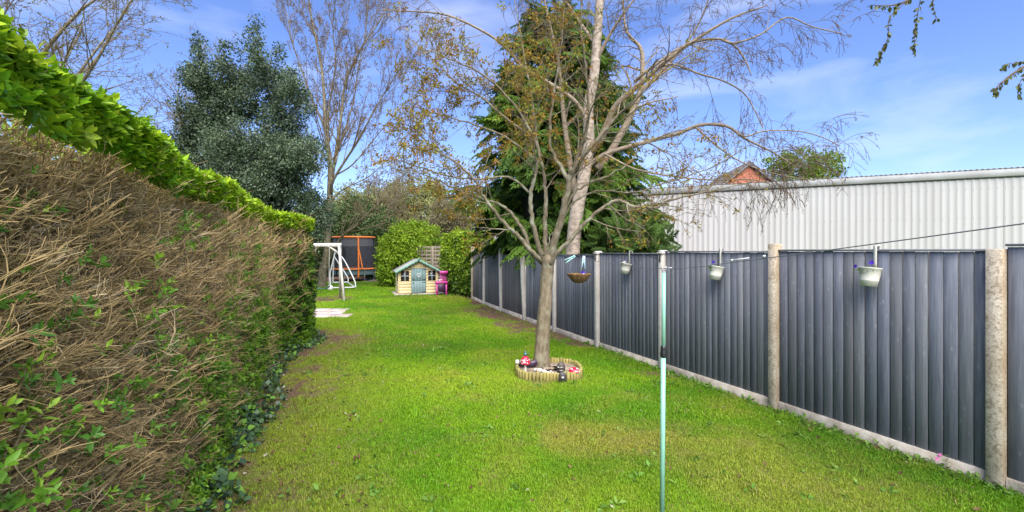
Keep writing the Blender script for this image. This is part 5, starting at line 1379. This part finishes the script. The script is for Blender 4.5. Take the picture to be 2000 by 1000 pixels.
# --- tall bare tree beside the swing
UZ = 24.0
UT = thing('bare_tree', 'tall upright bare tree with forked pale trunk beside the goal frame', 'tree', tuple(at(628, 558, UZ)[:2]) + (0,))
up_ = smooth_path([at(628, 566, UZ), at(630, 535, UZ), at(638, 500, UZ), at(639, 470, UZ), at(642, 420, UZ), at(645, 322, UZ), at(636, 253, UZ), at(629, 138, UZ), at(606, 23, UZ), at(600, -60, UZ)], 5)
MB().tube(up_, np.interp(np.linspace(0, 1, len(up_)), [0, .2, .4, .6, 1], [.25, .19, .17, .11, .02]), 12).build('trunk', M_limb, UT, True)
ul = [([(632, 540), (645, 500), (655, 485), (662, 470), (675, 455), (690, 445), (720, 415), (753, 382), (795, 331)], UZ, UZ - 1, .10), ([(642, 430), (647, 363), (666, 230), (675, 161), (707, 92), (744, 37), (770, -20)], UZ, UZ + 1, .11), ([(647, 380), (652, 350), (698, 276), (744, 193), (799, 106)], UZ, UZ - 1.5, .09),
      ([(640, 290), (636, 257), (601, 170), (574, 92), (560, 23)], UZ, UZ, .07), ([(655, 320), (665, 280), (690, 200), (700, 130), (715, 60), (720, -20)], UZ, UZ + 2, .06), ([(650, 345), (690, 320), (740, 260), (775, 220), (800, 190)], UZ, UZ + 1, .05),
      ([(645, 322), (640, 230), (655, 130), (650, 50), (660, -40)], UZ, UZ - 1, .06), ([(642, 400), (670, 370), (720, 345), (770, 300)], UZ, UZ, .05), ([(641, 440), (620, 400), (600, 340), (590, 280)], UZ, UZ, .05)]
st = {'tubes': {}, 'tips': [], 'rmin': .009}
spec_u = [(2.6, (1.2, 3.4), 30, .5, .06, .42, 6, .2), (3.2, (.5, 1.6), 28, .35, .08, .6, 4, .2), (2.8, (.3, .8), 30, .2, .1, .7, 2, .2)]
for lst, z0, z1, r0 in ul:
    p = P2(lst, z0, z1); rd = np.interp(np.linspace(0, 1, len(p)), [0, .6, 1], [r0, r0 * .5, .014])
    MB().tube(p, rd, 8, cap=True).build('branch', M_limb, UT, True); sub(p, rd, 0, spec_u, st)
sub(up_[20:], np.linspace(.12, .02, len(up_) - 20), 0, spec_u, st)
twigs_obj(st, [0], 'side_branches', M_paletwig, UT, 4); twigs_obj(st, [1, 2], 'twigs', M_paletwig, UT, 3)
bud_leaves(st, UT, 'buds', 3200, (.13, .08, .05), (.22, .16, .09), 1.0, 2.0)
print('bare tips', len(st['tips']))

# --- further budding trees behind the hedge
def budding(name, label, base, height, spread, Z, limbs_n, c1, c2, seed_dir, s0, s1, nb, rmin, trunk_r=.16, m=None, grav=.4, lean=(0, 0)):
    T_ = thing(name, label, 'tree', (base[0], base[1], 0), 0, 'budding trees beyond the garden')
    tp = grow_path((base[0], base[1], 0), (lean[0], lean[1], 1), height * .55, 8, .05, .2)
    rd = np.linspace(trunk_r, trunk_r * .5, 9); MB().tube(tp, rd, 10).build('trunk', m or M_limb, T_, True)
    st = {'tubes': {}, 'tips': [], 'rmin': rmin}
    for k in range(limbs_n):
        a = rng.uniform(0, 6.28); i = int(rng.integers(3, 9)); el = rng.uniform(.5, 1.2)
        p = grow_path(tp[i], (math.cos(a) * math.cos(el) * spread, math.sin(a) * math.cos(el) * spread, math.sin(el)), height * rng.uniform(.4, .62), 8, .08, grav)
        r_ = np.linspace(trunk_r * .45, rmin * 1.3, 9); MB().tube(p, r_, 7).build('branch', m or M_limb, T_, True)
        sub(p, r_, 0, [(2.2, (height * .10, height * .24), 42, .25, .09, .45, 5, .2), (3.4, (height * .05, height * .11), 45, .2, .1, .6, 3, .2), (3.4, (height * .02, height * .06), 45, .1, .1, .7, 2, .2)], st)
    twigs_obj(st, [0], 'side_branches', m or M_paletwig, T_, 4); twigs_obj(st, [1, 2], 'twigs', m or M_paletwig, T_, 3)
    if nb: bud_leaves(st, T_, 'buds', nb, c1, c2, s0, s1)
    print(name, len(st['tips']))
budding('budding_tree', 'budding tree with olive young leaves above the near end of the hedge', (-15.2, 14.5), 12.5, 1.2, 13, 20, (.14, .11, .03), (.20, .20, .05), 0, .9, 1.7, 2600, .007)
budding('budding_tree', 'thin bare tree with sparse buds between the hedge top and the dark holly', (-15.6, 22.5), 12.5, .9, 22, 11, (.13, .10, .06), (.17, .15, .08), 0, 1.0, 1.7, 900, .009, trunk_r=.12)
leafy('leafy_tree', 'fresh green tree crown beside the brick gable above the warehouse', 'tree', at(1580, 490, 48), [lobe(1575, 325, 48, 2.6, 1.9), lobe(1545, 315, 48, 1.5, 1.3), lobe(1610, 335, 48, 1.8, 1.5), lobe(1520, 330, 49, 1.3, 1.0), lobe(1560, 380, 48, 3.2, 2.6), lobe(1630, 310, 48, .8, .7), lobe(1500, 312, 49, .6, .6)], 620, 'clump', (.09, .15, .02), (.22, .30, .04), 1.4, 2.4, [([at(1575, 490, 48) * [1, 1, 0], at(1575, 330, 48)], [.35, .08])], shell=.35)

# ------------------------------------------------------------------ bushes and trees at the end of the garden
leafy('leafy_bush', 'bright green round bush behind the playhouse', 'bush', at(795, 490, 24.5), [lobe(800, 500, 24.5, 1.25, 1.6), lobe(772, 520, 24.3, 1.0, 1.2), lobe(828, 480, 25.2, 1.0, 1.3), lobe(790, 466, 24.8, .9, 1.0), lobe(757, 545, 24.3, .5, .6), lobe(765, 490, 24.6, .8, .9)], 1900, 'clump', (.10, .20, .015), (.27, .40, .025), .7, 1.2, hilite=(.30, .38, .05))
leafy('dark_shrub', 'dark green shrubs right of the trampoline', 'bush', at(740, 490, 33), [lobe(742, 480, 33, 1.4, 2.2), lobe(765, 500, 34, 1.3, 1.8), lobe(725, 450, 35, 1.6, 2.0), lobe(745, 520, 31.5, .8, 1.0)], 1300, 'dark', (.03, .06, .016), (.085, .13, .035), 1.3, 2.2)
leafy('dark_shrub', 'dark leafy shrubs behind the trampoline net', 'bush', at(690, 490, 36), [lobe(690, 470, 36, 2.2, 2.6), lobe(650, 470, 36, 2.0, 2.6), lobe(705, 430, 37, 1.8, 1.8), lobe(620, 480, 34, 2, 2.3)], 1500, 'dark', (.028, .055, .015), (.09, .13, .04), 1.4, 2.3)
leafy('olive_tree', 'grey green tree rising behind the trampoline shrubs', 'tree', at(700, 490, 44), [lobe(700, 410, 44, 3.0, 2.6), lobe(735, 430, 44, 2.6, 2.8), lobe(670, 430, 45, 2.4, 2.4), lobe(760, 400, 45, 2.0, 2.0)], 1600, 'clump', (.14, .17, .06), (.32, .33, .15), 1.3, 2.2, [([at(705, 490, 44) * [1, 1, 0], at(705, 420, 44)], [.3, .1])], shell=.3)
leafy('budding_willow', 'pale yellow green willow in new leaf behind the bright bush', 'tree', at(810, 490, 42), [lobe(800, 400, 42, 2.4, 2.6), lobe(835, 420, 42, 2.2, 2.8), lobe(775, 440, 42, 2.0, 2.6), lobe(845, 380, 43, 1.4, 1.6), lobe(820, 470, 40, 2.2, 1.8)], 1500, 'clump', (.20, .23, .07), (.42, .42, .18), 1.2, 2.0, [([at(812, 490, 42) * [1, 1, 0], at(812, 400, 42)], [.25, .08])], shell=.25)
leafy('beige_shrub', 'buff-flowered shrub left of the conifer above the ivy', 'bush', at(880, 490, 27), [lobe(875, 420, 27, 1.1, 1.4), lobe(895, 445, 27, .9, 1.3), lobe(860, 450, 27.5, .9, 1.2), lobe(900, 400, 28, .8, .9)], 900, 'clump', (.12, .11, .055), (.38, .33, .19), .6, 1.1, [([at(878, 490, 27) * [1, 1, 0], at(860, 440, 27)], [.12, .05])], shell=.25)
leafy('yellow_green_bush', 'yellow green bush behind the far end of the fence', 'bush', at(960, 490, 22), [lobe(930, 490, 21, .9, .75), lobe(965, 492, 20.5, .8, .6), lobe(900, 480, 22, .8, .8), lobe(1000, 495, 20, .7, .6)], 900, 'clump', (.13, .22, .015), (.33, .42, .03), .5, .9)
fr = leafy('far_trees', 'far wooded skyline closing the end of the garden', 'trees', at(700, 490, 62), [lobe(x, 440 + 20 * math.sin(x), 62 + 4 * math.cos(x * .7), 4.6, 4.2) for x in range(480, 1130, 50)], 2600, 'clump', (.15, .17, .07), (.34, .34, .18), 1.8, 3.0)
fr['kind'] = 'stuff'
budding('budding_tree', 'slim budding tree standing right of the tall bare tree at the garden end', at(735, 490, 38)[:2], 9.5, .9, 38, 9, (.2, .17, .06), (.28, .24, .11), 0, 1.4, 2.4, 800, .013, trunk_r=.14)
budding('budding_tree', 'twiggy budding tree behind the playhouse bush', at(850, 490, 34)[:2], 7.6, 1.0, 34, 9, (.22, .2, .07), (.3, .28, .12), 0, 1.2, 2.0, 900, .012, trunk_r=.12)

# ivy-clad boundary beside the playhouse
IV = thing('ivy_hedge', 'light green ivy hedge between the playhouse and the fence end', 'hedge', tuple(at(893, 490, 19.4)[:2]) + (0,))
a0, a1 = at(868, 580, 20.6), at(925, 583, 18.6)
n_ = 2600; u = rng.random(n_); dv_ = unit((a1 - a0) * [1, 1, 0]); nv_ = np.array([dv_[1], -dv_[0], 0]); nv_ = nv_ if nv_[1] < 0 else -nv_
zz = 2.45 * rng.random(n_) ** .85; hgt = 2.55 - .35 * np.abs(u - .4)
zz = np.minimum(zz, hgt); bl_ = .30 * np.sin(np.clip(zz / 2.6, 0, 1) * math.pi) + .18 * fnoise(u * 5, zz * 3, 2)
P = (a0 * [1, 1, 0])[None] + (a1 - a0)[None] * [1, 1, 0] * u[:, None] + nv_[None] * (bl_ - rng.random(n_) * .2 - .15)[:, None]; P[:, 2] = zz
tpn = rng.random(700); P2_ = (a0 * [1, 1, 0])[None] + (a1 - a0)[None] * [1, 1, 0] * tpn[:, None] - nv_[None] * rng.uniform(-.1, .9, 700)[:, None]; P2_[:, 2] = 2.45 + rng.uniform(-.15, .2, 700)
P = np.vstack([P, P2_]); n_ = len(P)
t = mixc((.06, .12, .015), (.25, .36, .02), np.clip(P[:, 2] / 2.6 * .8 + (rng.random(n_) - .4) * .8 + (fnoise(P[:, 0] * 3, P[:, 2] * 3, 6) - .5), 0, 1))
scatter('ivy_leaves', 'ivy', P, rnd_rot(n_, 1.0), rng.uniform(1.2, 2.0, n_), t, IV)
mb = MB(); c = [a0 * [1, 1, 0] - nv_ * .1, a1 * [1, 1, 0] - nv_ * .1, a1 * [1, 1, 0] - nv_ * .8, a0 * [1, 1, 0] - nv_ * .8]
mb.add([q for q in c] + [q + np.array([0, 0, 2.4]) for q in c], [(0, 1, 2, 3), (4, 7, 6, 5), (0, 4, 5, 1), (1, 5, 6, 2), (2, 6, 7, 3), (3, 7, 4, 0)]); mb.build('ivy_core', M_coreg, IV)  # plain dark green box behind the ivy leaves

# ------------------------------------------------------------------ leafy branches of a birch standing beside the camera, hanging into view
OB = thing('overhanging_birch', 'thin birch twigs with small leaves hanging into view from above', 'tree', (8.4, 3.4, 0))
MB().tube([(8.4, 3.4, -.1), (8.3, 3.5, 3), (8.1, 3.6, 6.2)], [.16, .12, .07], 12).build('trunk', M_birch, OB, True)
sprays = [[(8.2, 3.55, 4.6), tuple(at(2150, -150, 3.9)), tuple(at(1900, -90, 3.8)), tuple(at(1790, -10, 3.7)), tuple(at(1745, 10, 3.7)), tuple(at(1700, 10, 3.7))],
          [tuple(at(1790, -10, 3.7)), tuple(at(1740, 30, 3.65)), tuple(at(1735, 70, 3.65)), tuple(at(1722, 100, 3.65)), tuple(at(1713, 122, 3.65))],
          [tuple(at(1800, -12, 3.7)), tuple(at(1790, 40, 3.75)), tuple(at(1786, 80, 3.75)), tuple(at(1787, 105, 3.75))],
          [tuple(at(1840, -50, 3.75)), tuple(at(1822, -5, 3.7)), tuple(at(1828, 35, 3.7))],
          [(8.2, 3.55, 4.0), tuple(at(2200, 80, 3.8)), tuple(at(2040, 115, 3.7)), tuple(at(1985, 140, 3.65)), tuple(at(1950, 168, 3.6)), tuple(at(1940, 185, 3.6))],
          [tuple(at(2040, 115, 3.7)), tuple(at(2000, 120, 3.7)), tuple(at(1965, 126, 3.7)), tuple(at(1958, 135, 3.7))], [tuple(at(2020, 125, 3.7)), tuple(at(1993, 160, 3.65)), tuple(at(1988, 188, 3.65))]]
M_bl = leaf_mat('birch_leaf', (.10, .12, .025), tinted=False, trans=.3, rough=.5, var=.35)
for q, sp in enumerate(sprays):
    p = smooth_path(sp, 7); br_ = MB().tube(p, np.linspace(.02 if q in (0, 4) else .003, .0018, len(p)), 5).build('hanging_twig', M_darktwig, OB, True)
    for w in range(len(p) // 3 if q in (0, 4) else 2, len(p)):
        for _ in range(2 if rng.random() < .75 else 1):
            if p[w][0] / p[w][1] > 1.35: continue
            mb = MB(); d = unit([rng.normal() * .7, rng.normal() * .5, -1 + rng.normal() * .45]); ln = rng.uniform(.026, .05)
            mb.leaf(p[w] + rng.normal(size=3) * .006, d, unit(rng.normal(size=3)), ln, ln * .62, .1, .15)
            mb.build('leaf', M_bl, br_, False, True)
